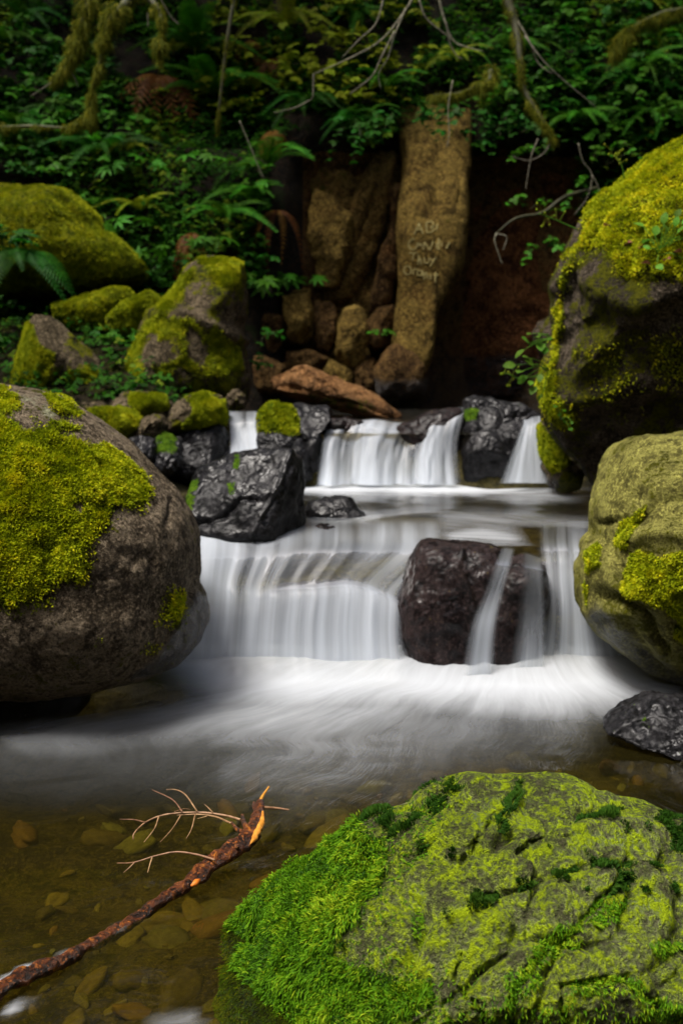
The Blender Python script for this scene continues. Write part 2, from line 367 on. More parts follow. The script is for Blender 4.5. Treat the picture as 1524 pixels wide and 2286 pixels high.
foam = np.maximum(foam, .35 * sstep(-6, 9, poly_sd(q, [(245, 2072), (275, 2060), (280, 2070), (255, 2080)])))
foam = np.maximum(foam, .22 * sstep(-14, 14, poly_sd(q, [(340, 2275), (430, 2262), (450, 2290), (340, 2300)])))
hump = .055 * sstep(4.66, 5.06, y + .09 * fbm(P * 2.6, 3, 18)) ** 1.5 * sstep(-1.3, -.6, x) * sstep(2.0, 1.5, x) * (1 + .4 * fbm(P * np.array((4.5, 2, 1)), 3, 8))
z = .012 * fbm(P * np.array((2.5, 4, 1)), 4, 21) + .01 * foam + hump
ang = np.arctan2(x - .95, 5.9 - y) + .16 * fbm(P * np.array((1.1, 1.4, 1)), 3, 61); rad = np.hypot(x - .95, 5.75 - y)
pool = link('pool_water', mesh_np('pool_water', np.stack((x, y, z), 1), F, attrs={'foam': foam}, uv=np.stack((ang, rad), 1)), M_POOL, kind='structure')

x, y, F = grid(-3.2, 3.2, 5.18, 8.1, 260, 190)
P = np.stack((x, y, 0 * x), 1)
z = .6 + .03 * fbm(P * np.array((1.6, 3.2, 1)), 3, 40)
def swell(x0, y0, sx, sy, h): return h * np.exp(-((x - x0) / sx) ** 2 - ((y - y0) / sy) ** 2)
z += swell(.95, 5.95, .5, .2, .055) + swell(.35, 5.85, .3, .16, .04) + swell(.2, 6.05, .2, .12, .03) + swell(1.2, 5.6, .4, .12, .03)
z -= .12 * sstep(5.55, 5.2, y) * sstep(.55, .3, x)
q = proj(np.stack((x, y, z), 1)); qq = q + np.stack((18 * fbm(P * 3, 3, 2), 6 * fbm(P * 4, 3, 6)), 1); foam = np.zeros(len(x))
veil([(480, 1060), (1260, 1060), (1250, 1096), (1100, 1100), (690, 1101), (480, 1090)], 10, .93)
veil([(980, 1090), (1320, 1096), (1320, 1114), (1150, 1118)], 16, .25)
veil([(860, 1150), (1050, 1140), (1330, 1170), (1330, 1190), (1100, 1175), (900, 1200)], 18, .2)
veil([(985, 1192), (1080, 1180), (1180, 1198), (1120, 1212), (990, 1210)], 12, .42)
veil([(690, 1148), (850, 1152), (850, 1165), (690, 1168)], 10, .35)
veil([(640, 1215), (900, 1212), (930, 1235), (640, 1250)], 16, .4)
veil([(880, 1192), (1010, 1188), (960, 1215), (880, 1215)], 14, .28)
veil([(430, 1180), (560, 1200), (640, 1215), (600, 1300), (430, 1320)], 25, .95)
veil([(670, 1190), (860, 1195), (830, 1215), (660, 1215)], 12, .5)
veil([(940, 1150), (1000, 1145), (1330, 1200), (1330, 1240), (1150, 1215)], 20, .18)
cut = np.maximum(sstep(.62, .5, x) * sstep(6.0, 5.74, y), sstep(.9, 1.02, x) * sstep(5.85, 5.62, y)); keep = cut < .995
F = F[keep[F].all(1)]
midp = link('stream_water', mesh_np('stream_water', np.stack((x, y, z), 1), F, attrs={'foam': foam, 'cut': cut}, uv=np.stack((y * 1.1 + .25 * x, x * .35), 1)), M_MID, kind='structure')
x, y, F = grid(-3.0, 3.6, 7.86, 12.4, 120, 90)
P = np.stack((x, y, 0 * x), 1)
z = 1.075 + .012 * fbm(P * 3, 3, 44) - .08 * sstep(8.25, 7.86, y); foam = np.zeros(len(x)); qq = proj(np.stack((x, y, z), 1))
veil([(910, 896), (1030, 896), (1030, 903), (910, 904)], 3, .55)
upp = link('upper_water', mesh_np('upper_water', np.stack((x, y, z), 1), F, attrs={'foam': foam}, uv=np.stack((x, y), 1)), M_MID, kind='structure')

# ------------------------------------------------------------------ falls: each a curtain that leaves its lip and drops into the pool below
def fall(name, label, rows, mat, nu=70, nv=60, wob=.02, edge=(.1, .1), seed=0, group=None, lobes=None):
    """rows, from the top down: (points across as photo pixels, distance, whiteness)"""
    RW = []
    for pts, Yd, dn in rows:
        Yl = Yd if isinstance(Yd, (list, tuple)) else (Yd, Yd)
        p = spline(np.array(pts, float), nu); yy = np.interp(np.linspace(0, 1, nu), np.linspace(0, 1, len(Yl)), Yl)
        dl = dn if isinstance(dn, (list, tuple)) else (dn, dn)
        dd = np.interp(np.linspace(0, 1, nu), np.linspace(0, 1, len(dl)), dl)
        RW.append(np.c_[np.array([at(a, b, c) for (a, b), c in zip(p, yy)]), dd])
    RW = np.array(RW)                                   # rows x nu x 4
    G = np.stack([spline(RW[:, i], nv) for i in range(nu)], 1)
    V = G[:, :, :3].reshape(-1, 3); dens = .94 * np.clip(G[:, :, 3].ravel(), 0, 1)
    u = np.tile(np.linspace(0, 1, nu), nv); v = np.repeat(np.linspace(0, 1, nv), nu)
    width = np.linalg.norm(RW[-1, -1, :3] - RW[-1, 0, :3])
    wv = fbm(np.stack((u * width * 7, v * 1.0, 0 * u + seed), 1), 3, seed) * wob * sstep(0, .35, v)
    V[:, 1] -= wv; V[:, 2] += .012
    e = (sstep(0, edge[0], u) if edge[0] else 1) * (sstep(1, 1 - edge[1], u) if edge[1] else 1)
    e = e * np.ones_like(u); e *= sstep(0, .06, v)
    i = np.arange(nu * nv).reshape(nv, nu)
    F = np.stack((i[:-1, :-1], i[:-1, 1:], i[1:, 1:], i[1:, :-1]), -1).reshape(-1, 4)
    c = V.mean(0); c[2] = V[:, 2].min()
    return link(name, mesh_np(name, V - c, F, attrs={'foam': dens, 'edge': e}, uv=np.stack((u * width + seed, v * 1.0), 1)), mat, loc=c, label=label, category='waterfall', group=group)
G1 = 'falls of the lower step'; G2 = 'falls of the upper step'
fall('waterfall', 'widest silky white waterfall beside the big mossy left boulder', [
    ([(425, 1158), (560, 1158), (700, 1158), (830, 1158), (1010, 1158)], 6.1, .12),
    ([(425, 1172), (560, 1173), (700, 1173), (830, 1173), (1010, 1173)], 5.82, (.5, .22, .15, .2, .2)),
    ([(425, 1200), (560, 1203), (700, 1202), (830, 1202), (1010, 1203)], (5.5, 5.55, 5.55, 5.55, 5.55), (.88, .52, .32, .4, .34)),
    ([(425, 1236), (560, 1244), (700, 1234), (830, 1234), (1000, 1240)], (5.28, 5.36, 5.36, 5.36, 5.36), (.9, .45, .22, .28, .45)),
    ([(425, 1290), (560, 1306), (690, 1300), (800, 1297), (912, 1330)], (5.13, 5.2, 5.21, 5.21, 5.18), (.88, .45, .1, .14, .35)),
    ([(420, 1340), (560, 1346), (690, 1334), (800, 1330), (912, 1366)], (5.08, 5.12, 5.12, 5.12, 5.1), (.88, .66, .66, .75, .55)),
    ([(410, 1420), (560, 1430), (680, 1410), (800, 1410), (912, 1430)], (5.03, 5.06, 5.05, 5.05, 5.04), (.9, .82, .72, .82, .5)),
    ([(395, 1540), (560, 1540), (680, 1540), (800, 1540), (925, 1540)], (4.95, 4.96, 4.96, 4.96, 4.95), (.95, .92, .85, .92, .72)),
], M_FALL, nu=130, nv=90, wob=.04, edge=(.0, .12), seed=3, group=G1)
fall('waterfall', 'narrow waterfall slipping down the face of the dark wet centre rock', [
    ([(1118, 1222), (1152, 1226)], 5.14, .1), ([(1098, 1270), (1140, 1275)], 4.95, .25), ([(1074, 1335), (1124, 1335)], 4.89, .38),
    ([(1052, 1385), (1114, 1385)], 4.86, .72), ([(1038, 1440), (1108, 1440)], 4.84, .66), ([(1022, 1535), (1106, 1535)], 4.82, .8)],
    M_FALL, nu=30, nv=60, wob=.012, edge=(.4, .35), seed=9, group=G1)
fall('waterfall', 'thin misty veil over the right shoulder of the dark centre rock', [
    ([(1160, 1232), (1215, 1250)], 5.2, .08), ([(1158, 1275), (1216, 1285)], 4.98, .14), ([(1150, 1380), (1222, 1390)], 4.93, .2), ([(1128, 1535), (1225, 1535)], 4.88, .45)],
    M_FALL, nu=30, nv=50, wob=.012, edge=(.4, .3), seed=11, group=G1)
fall('waterfall', 'streaked waterfall between the dark centre rock and the right boulders', [
    ([(1190, 1166), (1260, 1166), (1380, 1166)], 5.95, .12), ([(1195, 1186), (1260, 1186), (1370, 1186)], 5.62, (.1, .15, .1)), ([(1195, 1216), (1260, 1215), (1370, 1216)], 5.38, (.15, .3, .25)), ([(1198, 1255), (1265, 1250), (1372, 1258)], 5.26, (.45, .6, .5)),
    ([(1200, 1300), (1270, 1290), (1375, 1300)], 5.2, (.6, .8, .7)), ([(1195, 1400), (1285, 1390), (1400, 1400)], 5.1, (.4, .72, .62)),
    ([(1160, 1530), (1300, 1530), (1450, 1530)], 5.02, (.55, .75, .75))], M_FALL, nu=70, nv=60, wob=.03, edge=(.2, .06), seed=14, group=G1)
fall('waterfall', 'broad far waterfall of merging veils between the orange slab and the flat-topped wet slab', [
    ([(742, 950), (790, 944), (838, 938), (905, 944), (985, 920), (1038, 908)], 8.14, (.2, .25, .4, .25, .15, .25)),
    ([(724, 968), (780, 955), (832, 958), (915, 972), (965, 952), (1036, 934)], 7.94, (.55, .45, .75, .2, .35, .6)),
    ([(714, 1015), (775, 1008), (835, 1014), (915, 1020), (955, 1010), (1024, 996)], 7.8, (.65, .4, .75, .45, .75, .3)),
    ([(704, 1086), (770, 1086), (840, 1086), (905, 1086), (950, 1086), (1030, 1086)], 7.64, (.9, .75, .95, .85, .95, .5))], M_FALL2, nu=120, nv=60, wob=.09, edge=(.04, .07), seed=21, group=G2)
fall('waterfall', 'far waterfall beside the flat-topped wet slab, nearest the right boulder', [
    ([(1150, 925), (1205, 925)], 8.1, .2), ([(1165, 945), (1206, 940)], 7.85, .45), ([(1150, 985), (1210, 980)], 7.72, .75), ([(1110, 1082), (1240, 1082)], 7.6, .8)],
    M_FALL2, nu=40, nv=40, wob=.03, edge=(.2, .1), seed=27, group=G2)
fall('waterfall', 'small far waterfall between the two mossy rocks on the left', [
    ([(508, 920), (576, 920)], 8.2, .15), ([(510, 945), (574, 940)], 7.95, .4), ([(512, 975), (576, 970)], 7.85, .85), ([(512, 1045), (600, 1045)], 7.6, .95)],
    M_FALL2, nu=36, nv=40, wob=.03, edge=(.08, .1), seed=33, group=G2)
# ------------------------------------------------------------------ rocks
_ico = {}
def ico(level):
    if level not in _ico:
        bm = bmesh.new(); bmesh.ops.create_icosphere(bm, subdivisions=level, radius=1.0)
        V = np.array([v.co[:] for v in bm.verts]); T = np.array([[v.index for v in f.verts] for f in bm.faces]); bm.free()
        _ico[level] = (V / np.linalg.norm(V, axis=1)[:, None], T)
    return _ico[level]

ROCKS = {}
def rock(name, label, poly, Yc, Df, Db, mat, pole=None, nf=2.2, nb=2.0, lvl=5, amp=.03, frq=2.2, seed=1, cuts=0, planes=(), strokes=(), lean=0.0,
         moss=(), bare=(), up=0.0, upthr=.55, wet=(), wetz=None, lichen=(), smooth=3.0, cat='boulder', group=None, parent=None, base=0.0, asobj=True, fine=1.0, plates=None, mossh=.0, dense=.45):
    """A boulder: photo outline at distance Yc, bulging Df towards the camera and Db away from it, the nearest point at 'pole'."""
    D, T = ico(lvl); D = D + np.array((0, -dense, 0)); D = D / np.linalg.norm(D, axis=1)[:, None]; rng = np.random.default_rng(seed)
    PL = np.array([at(a, b, Yc)[[0, 2]] for a, b in poly])
    pc = np.mean(np.array(poly, float), 0) if pole is None else pole
    c = at(pc[0], pc[1], Yc)[[0, 2]]
    NA = 720; th = np.linspace(-math.pi, math.pi, NA, endpoint=False); r = np.full(NA, 1e-3); dv = np.stack((np.cos(th), np.sin(th)), 1)
    for i in range(len(PL)):
        a, b = PL[i] - c, PL[(i + 1) % len(PL)] - c; e = b - a
        den = dv[:, 0] * e[1] - dv[:, 1] * e[0]
        with np.errstate(divide='ignore', invalid='ignore'):
            t = (a[0] * e[1] - a[1] * e[0]) / den; s = (a[0] * dv[:, 1] - a[1] * dv[:, 0]) / den
        ok = (np.abs(den) > 1e-9) & (s >= -1e-6) & (s <= 1 + 1e-6) & (t > 0); r[ok] = np.maximum(r[ok], t[ok])
    k = np.exp(-.5 * (np.arange(-20, 21) / smooth) ** 2); k /= k.sum()
    r = np.convolve(np.r_[r[-20:], r, r[:20]], k, 'valid')
    ang = np.arctan2(D[:, 2], D[:, 0]); rr = np.interp(ang, np.r_[th, math.pi], np.r_[r, r[0]])
    rho = np.hypot(D[:, 0], D[:, 2]); s = D[:, 1]; n_ = np.where(s < 0, nf, nb)
    kk = (rho ** n_ + np.abs(s) ** n_) ** (1 / n_); rho2 = rho / kk; s2 = s / kk
    V = np.stack((c[0] + rr * rho2 * np.cos(ang), Yc + np.where(s < 0, Df, Db) * s2, c[1] + rr * rho2 * np.sin(ang)), 1)
    if lean: V[:, 1] += lean * (V[:, 2] - c[1])
    for nrm, pt in planes:
        nrm = np.array(nrm, float); nrm /= np.linalg.norm(nrm); d = (V - np.array(pt)) @ nrm + .05 * fbm(V * 3.0, 3, seed + 90)
        V -= (.5 * (d + np.sqrt(d * d + .0025)) - .0)[:, None] * nrm * .93
    ctr = V.mean(0)
    for _ in range(cuts):
        nrm = rng.normal(size=3); nrm[1] = -abs(nrm[1]) * 1.2; nrm /= np.linalg.norm(nrm); d = (V - ctr) @ nrm
        h = d.max() * rng.uniform(.68, .86); V -= np.maximum(d - h, 0)[:, None] * nrm * .85
    N = vnormals(V, T); sz = (PL.max(0) - PL.min(0)).max()
    V = V + N * (amp * fbm(V * frq / sz * 1.6 + seed * 3.1, 5, seed))[:, None]
    if fine: V = V + N * (fine * .3 * amp * fbm(V * frq / sz * 9 + seed, 4, seed + 50, .6))[:, None]
    if plates:
        for psc, pst, pam, pcr, pse in plates:      # split plates: each stands a little higher or lower, with cracks between them
            Wp = (V - ctr) @ np.array(pst).T * psc; Wp = Wp + .35 * np.stack([fbm(Wp * .9, 3, pse + k) for k in range(3)], 1)
            f1, f2, cid = worley(Wp, pse); gap_ = f2 - f1
            V = V + N * (pam * cid * sstep(0, .25, gap_) - pcr * np.exp(-(gap_ / .07) ** 1.2) * sstep(-.5, .2, fbm(Wp * .7, 2, pse + 5)))[:, None]
        N = vnormals(V, T)
    q = proj(V); front = sstep(.85, .6, N[:, 1])
    for line, w, a in strokes:
        jit = np.stack((fbm(V * 40 / Yc, 3, 3), fbm(V * 40 / Yc, 3, 4)), 1); wv_ = w * (1 + .7 * fbm(V * 30 / Yc, 2, 6))
        V = V + N * (a * np.exp(-(seg_dist(q + (7 if a < 0 else 5) * jit, line) / wv_) ** (1.2 if a < 0 else 2)) * front)[:, None]
    N = vnormals(V, T); q = proj(V); wn_ = fbm(V * 5.5, 5, seed + 7, .6); px_m = FPX / Yc
    ms = np.zeros(len(V))
    for item in moss:
        pl, soft = item[0], item[1]; val = item[2] if len(item) > 2 else 1.0
        ms = np.maximum(ms, val * sstep(-soft, soft, poly_sd(q, pl) + wn_ * soft * 1.6) * front)
    if up: ms = np.maximum(ms, up * sstep(upthr - .25, upthr + .25, N[:, 2] + .55 * wn_))
    for pl, soft in bare: ms *= 1 - sstep(-soft, soft, poly_sd(q, pl) + wn_ * soft * 1.6) * front
    wt = np.zeros(len(V))
    for pl, soft in wet: wt = np.maximum(wt, sstep(-soft, soft, poly_sd(q, pl) + wn_ * soft) * front)
    if wetz is not None: wt = np.maximum(wt, sstep(wetz + .06, wetz - .02, V[:, 2] + .06 * wn_))
    li = np.zeros(len(V))
    for pl, soft in lichen: li = np.maximum(li, sstep(-soft, soft, poly_sd(q, pl) + wn_ * soft))
    if mossh: V = V + N * (mossh * sstep(.35, .8, ms) * (.5 + 1.2 * fbm(V * 60 / Yc, 3, seed + 21)))[:, None]; N = vnormals(V, T)
    org = np.array((ctr[0], ctr[1], V[:, 2].min()))
    me = mesh_np(name, V - org, T, attrs={'moss': ms, 'wet': wt, 'lichen': li})
    if parent is not None: o = link(name, me, mat, parent, loc=org - np.array(parent.location))
    else: o = link(name, me, mat, None, org, label=label, category=cat, group=group)
    return dict(o=o, V=V, T=T, N=N, ms=ms, org=org, wt=wt, q=q)

def blades(rk, mat, count, L, W, thr=.5, nw=.6, grav=.6, rand=.5, seed=1, name='moss', view=True, tuft=0, extra=None, lift=0.0):
    """moss shoots over the mossy part of a rock: one part of that rock"""
    rng = np.random.default_rng(seed); V, T, ms = rk['V'], rk['T'], rk['ms'] if extra is None else extra
    a, b, c = V[T[:, 0]], V[T[:, 1]], V[T[:, 2]]; cr = np.cross(b - a, c - a); ar = np.linalg.norm(cr, axis=1)
    fn = cr / np.maximum(ar, 1e-12)[:, None]; m = ms[T].mean(1); w = ar * np.clip((m - thr) / (1 - thr), 0, 1) ** .7
    if view:
        vd = np.array((0, 0, CAMZ)) - a; vd /= np.linalg.norm(vd, axis=1)[:, None]; w = w * ((fn * vd).sum(1) > -.35)
    if w.sum() <= 0: return None
    w = w / w.sum(); ti = rng.choice(len(T), count, p=w)
    u1, u2 = rng.random(count), rng.random(count); fl = u1 + u2 > 1; u1[fl] = 1 - u1[fl]; u2[fl] = 1 - u2[fl]
    p = a[ti] + (b[ti] - a[ti]) * u1[:, None] + (c[ti] - a[ti]) * u2[:, None]; nn = fn[ti]
    cl = fbm(p * 22, 2, seed + 5)                       # shoots in one clump lean the same way
    cd = np.stack((fbm(p * 9, 2, seed + 1), fbm(p * 9, 2, seed + 2), fbm(p * 9, 2, seed + 3)), 1) * 1.6
    g = np.array((0, 0, -1.0)); gt = g - nn * (nn @ g)[:, None]
    d0 = nn * nw + gt * grav + cd * rand + rng.normal(size=(count, 3)) * rand * .5
    d0 /= np.linalg.norm(d0, axis=1)[:, None] + 1e-9
    out = (d0 * nn).sum(1); d0 += nn * np.maximum(.12 - out, 0)[:, None]
    d1 = d0 + g * grav * .7 + nn * .1 + rng.normal(size=(count, 3)) * .25; d1 /= np.linalg.norm(d1, axis=1)[:, None]
    ln = L * rng.uniform(.5, 1.25, count)[:, None] * (1 + .5 * cl[:, None])
    sd_ = np.cross(d0, rng.normal(size=(count, 3))); sd_ /= np.linalg.norm(sd_, axis=1)[:, None] + 1e-9; sd_ *= W * rng.uniform(.7, 1.3, count)[:, None]
    p = p + nn * (lift * np.maximum(0, cl + .3))[:, None]
    p1 = p + d0 * ln * .55; p2 = p1 + d1 * ln * .45
    VV = np.stack((p - sd_ * .6, p + sd_ * .6, p1 + sd_, p1 - sd_, p2), 1).reshape(-1, 3)
    i = np.arange(count)[:, None] * 5
    TT = np.concatenate((i + np.array([[0, 1, 2]]), i + np.array([[0, 2, 3]]), i + np.array([[3, 2, 4]])), 0)
    rnd = np.clip(.46 + .5 * cl + .55 * fbm(p * 5.5, 3, seed + 8) + .22 * rng.normal(size=count), 0, 1)
    o = link(name, mesh_np(name, VV - rk['org'], TT, smooth=False, attrs={'rnd': np.repeat(rnd, 5), 'tip': np.tile([0, 0, .4, .4, 1.0], count)}), mat, rk['o'], kind='stuff')
    return o

BM_YEL = blade_mat('moss_yellow_green', (.055, .11, .003), (.34, .385, .005), (.62, .52, .01))
BM_GRN = blade_mat('moss_bright_green', (.014, .06, .003), (.09, .22, .004), (.32, .4, .012))
BM_DK = blade_mat('moss_dark_green', (.008, .028, .003), (.025, .075, .005), (.06, .12, .01))
BM_OLV = blade_mat('moss_olive', (.06, .1, .003), (.26, .3, .006), (.46, .42, .01))
M_LEFT = rock_mat('brown_grey_stone', (.11, .082, .05), (.31, .245, .165), m1=(.045, .05, .003), m2=(.13, .13, .006), lich=(.5, .5, .32), film=.3)
M_RIGHT = rock_mat('dark_brown_stone', (.055, .042, .024), (.17, .135, .1), m1=(.045, .055, .003), m2=(.15, .15, .005), film=.62)  # dark brown stone mottled with a film of moss
M_OLIVE = rock_mat('algae_stone', (.19, .175, .04), (.43, .41, .1), m1=(.05, .06, .004), m2=(.19, .19, .008), pit=.5, film=.48)
M_FORE = rock_mat('green_lichen_stone', (.2, .2, .09), (.43, .44, .23), m1=(.13, .24, .006), m2=(.5, .66, .012), fs=1.0, pit=.7, lich=(.5, .56, .34), mossbump=.5, msoft=(.24, .82))
M_BACK = rock_mat('mossy_stone', (.09, .068, .036), (.27, .21, .13), m1=(.06, .09, .004), m2=(.3, .3, .007), fs=.8, film=.76)
M_WET = rock_mat('black_wet_stone', (.006, .006, .0065), (.024, .023, .025), m1=(.02, .05, .003), m2=(.06, .11, .006), rough=.33, wetk=.9, bump=.014, gloss=True)
M_SLAB = rock_mat('orange_slab', (.2, .09, .03), (.38, .2, .08), m1=(.06, .06, .006), m2=(.13, .12, .01), fs=.8, warm=(.24, .1, .03), pit=.5, rough=.5)
M_PURP = rock_mat('purple_wet_stone', (.009, .006, .006), (.036, .023, .022), rough=.3, fs=1.1, pit=.7, wetk=.7, gloss=True, bump=.022)

# -- big boulder on the left
r = rock('boulder', 'huge rounded boulder capped with thick yellow-green moss at the left edge',
    [(-420, 1200), (-360, 1000), (-220, 880), (-90, 850), (0, 857), (70, 867), (150, 890), (220, 935), (280, 985), (335, 1045), (390, 1095), (425, 1150), (440, 1205), (441, 1270), (442, 1310), (455, 1345), (459, 1392), (448, 1432), (415, 1468), (370, 1488), (300, 1505), (210, 1522), (100, 1531), (0, 1536), (-200, 1535), (-360, 1430)],
    4.62, .72, .62, M_LEFT, pole=(120, 1270), nf=2.25, lvl=7, amp=.035, seed=3, mossh=.014, dense=.6, plates=[(3.0, np.eye(3), .006, .006, 5)],
    strokes=[([(385, 1110), (375, 1170)], 5, -.02), ([(330, 1235), (345, 1265)], 5, -.018), ([(440, 1300), (400, 1380), (365, 1450), (300, 1490)], 9, -.02), ([(180, 1300), (260, 1290)], 5, -.008)],
    moss=[([(-400, 1010), (-200, 880), (0, 930), (60, 930), (110, 985), (190, 1000), (250, 1005), (310, 1060), (340, 1100), (320, 1125), (270, 1110), (230, 1160), (200, 1210), (210, 1260), (190, 1300), (130, 1310), (90, 1355), (0, 1340), (-250, 1350)], 34),
          ([(-20, 862), (40, 885), (55, 930), (-20, 930)], 10, .9), ([(100, 880), (150, 892), (182, 925), (175, 938), (120, 915)], 9, .8), ([(60, 950), (130, 955), (120, 985), (70, 975)], 12, .75), ([(110, 940), (185, 950), (180, 965), (110, 955)], 7, .7),
          ([(370, 1330), (410, 1320), (420, 1360), (390, 1400), (360, 1420), (330, 1400)], 22, .62), ([(200, 1430), (240, 1420), (235, 1450), (190, 1450)], 18, .55), ([(330, 1430), (380, 1430), (350, 1460), (310, 1460)], 16, .5)],
    bare=[([(20, 910), (60, 920), (75, 960), (50, 965)], 10), ([(160, 1130), (190, 1115), (180, 1145)], 8)],
    lichen=[([(50, 885), (90, 885), (80, 905), (50, 900)], 8), ([(175, 1000), (230, 1000), (280, 1045), (330, 1075), (310, 1085), (240, 1030)], 7), ([(100, 905), (125, 920), (115, 935), (95, 925)], 6), ([(120, 965), (140, 985), (120, 985)], 6)],
    wet=[([(440, 1320), (470, 1330), (470, 1440), (400, 1500), (290, 1515), (350, 1470), (395, 1400)], 7)], wetz=.06)
blades(r, BM_YEL, 90000, .0135, .003, thr=.5, nw=.9, grav=.15, rand=.8, seed=5, lift=.008)
blades(r, BM_YEL, 26000, .011, .003, thr=.12, nw=.8, grav=.25, rand=.9, seed=55, lift=.004)
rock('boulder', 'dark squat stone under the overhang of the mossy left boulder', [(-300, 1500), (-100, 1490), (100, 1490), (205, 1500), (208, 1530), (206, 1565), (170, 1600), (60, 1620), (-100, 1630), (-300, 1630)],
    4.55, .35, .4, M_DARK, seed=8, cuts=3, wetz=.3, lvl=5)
# -- right side
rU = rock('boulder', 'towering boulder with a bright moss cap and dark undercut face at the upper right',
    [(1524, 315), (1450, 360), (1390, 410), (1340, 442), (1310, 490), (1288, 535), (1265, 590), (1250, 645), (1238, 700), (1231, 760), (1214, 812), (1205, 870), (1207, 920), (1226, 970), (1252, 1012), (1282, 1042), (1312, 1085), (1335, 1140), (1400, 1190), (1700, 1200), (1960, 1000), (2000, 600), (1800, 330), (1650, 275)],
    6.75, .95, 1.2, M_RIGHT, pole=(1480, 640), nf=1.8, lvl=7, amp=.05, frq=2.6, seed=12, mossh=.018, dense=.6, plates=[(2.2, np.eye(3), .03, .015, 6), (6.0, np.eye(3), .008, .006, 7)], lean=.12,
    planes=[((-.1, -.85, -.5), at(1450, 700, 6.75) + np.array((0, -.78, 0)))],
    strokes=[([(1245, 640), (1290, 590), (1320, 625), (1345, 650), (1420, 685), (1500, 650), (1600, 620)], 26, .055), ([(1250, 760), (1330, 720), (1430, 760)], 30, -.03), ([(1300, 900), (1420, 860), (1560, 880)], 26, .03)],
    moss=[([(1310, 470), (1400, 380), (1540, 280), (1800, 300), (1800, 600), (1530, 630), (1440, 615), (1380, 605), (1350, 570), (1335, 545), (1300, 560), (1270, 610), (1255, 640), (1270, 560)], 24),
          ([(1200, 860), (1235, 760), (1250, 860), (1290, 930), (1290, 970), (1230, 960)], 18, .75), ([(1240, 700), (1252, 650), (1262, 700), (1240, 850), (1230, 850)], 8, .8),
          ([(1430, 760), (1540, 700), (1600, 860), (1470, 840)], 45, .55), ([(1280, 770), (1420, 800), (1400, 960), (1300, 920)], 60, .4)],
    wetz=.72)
blades(rU, BM_YEL, 24000, .014, .004, thr=.15, nw=.8, grav=.3, rand=.9, seed=66)
blades(rU, BM_YEL, 64000, .017, .004, thr=.5, nw=.9, grav=.2, rand=.8, seed=6, lift=.01)
rL = rock('boulder', 'olive algae-covered boulder with stepped bulges and moss at the right edge',
    [(1524, 968), (1440, 970), (1388, 990), (1371, 1020), (1355, 1070), (1338, 1110), (1333, 1150), (1337, 1200), (1312, 1232), (1303, 1290), (1308, 1380), (1335, 1420), (1385, 1465), (1440, 1510), (1480, 1535), (1524, 1553), (1650, 1575), (1850, 1520), (1930, 1300), (1850, 1080), (1700, 980)],
    4.72, .62, .7, M_OLIVE, pole=(1500, 1250), nf=1.9, lvl=6, amp=.03, seed=15, mossh=.025, dense=.6, plates=[(3.0, np.eye(3), .012, .008, 8)],
    planes=[((-.2, -.7, -.68), at(1480, 1470, 4.72) + np.array((0, -.16, 0)))],
    strokes=[([(1335, 1168), (1380, 1163), (1400, 1150)], 7, -.035), ([(1400, 1175), (1440, 1130), (1480, 1110), (1540, 1108)], 16, -.06), ([(1365, 1225), (1385, 1260), (1390, 1300)], 10, -.05), ([(1380, 1250), (1400, 1210), (1430, 1190), (1500, 1190), (1560, 1210)], 18, .035),
             ([(1345, 1330), (1385, 1345), (1440, 1380), (1490, 1460)], 12, -.05), ([(1460, 1060), (1400, 1130), (1390, 1200)], 20, -.02), ([(1330, 1390), (1400, 1400), (1470, 1500)], 14, -.03)],
    moss=[([(1395, 1260), (1420, 1215), (1470, 1240), (1540, 1230), (1600, 1350), (1540, 1420), (1490, 1360), (1440, 1340), (1395, 1330)], 16), ([(1385, 1170), (1440, 1120), (1450, 1130), (1390, 1240), (1375, 1215)], 10, .8),
          ([(1310, 1235), (1335, 1215), (1340, 1260), (1312, 1280)], 8, .8), ([(1303, 1300), (1312, 1300), (1315, 1370), (1303, 1370)], 6, .7), ([(1490, 1390), (1540, 1380), (1540, 1440), (1500, 1430)], 14, .8)],
    bare=[], wet=[([(1300, 1380), (1340, 1425), (1440, 1512), (1540, 1570), (1600, 1560), (1480, 1470), (1380, 1400), (1330, 1340)], 14)], wetz=.05)
blades(rL, BM_OLV, 16000, .014, .0036, thr=.3, nw=.6, grav=.5, rand=.7, seed=7)
blades(rL, BM_YEL, 9000, .018, .004, thr=.5, nw=.8, grav=.4, rand=.7, seed=71)
rock('boulder', 'low wet black rock at the water below the right boulder', [(1345, 1632), (1370, 1612), (1405, 1588), (1430, 1575), (1450, 1560), (1480, 1553), (1524, 1562), (1640, 1580), (1700, 1650), (1640, 1730), (1524, 1710), (1450, 1665), (1380, 1642)],
    3.98, .28, .3, M_WET, pole=(1500, 1620), nf=1.8, cuts=3, planes=[((-.16, -.76, .64), at(1470, 1600, 3.98) + np.array((0, -.1, 0)))], seed=22, lvl=6, amp=.04, wetz=1.0, moss=[([(1420, 1600), (1445, 1595), (1450, 1625), (1425, 1630)], 10, .6)])
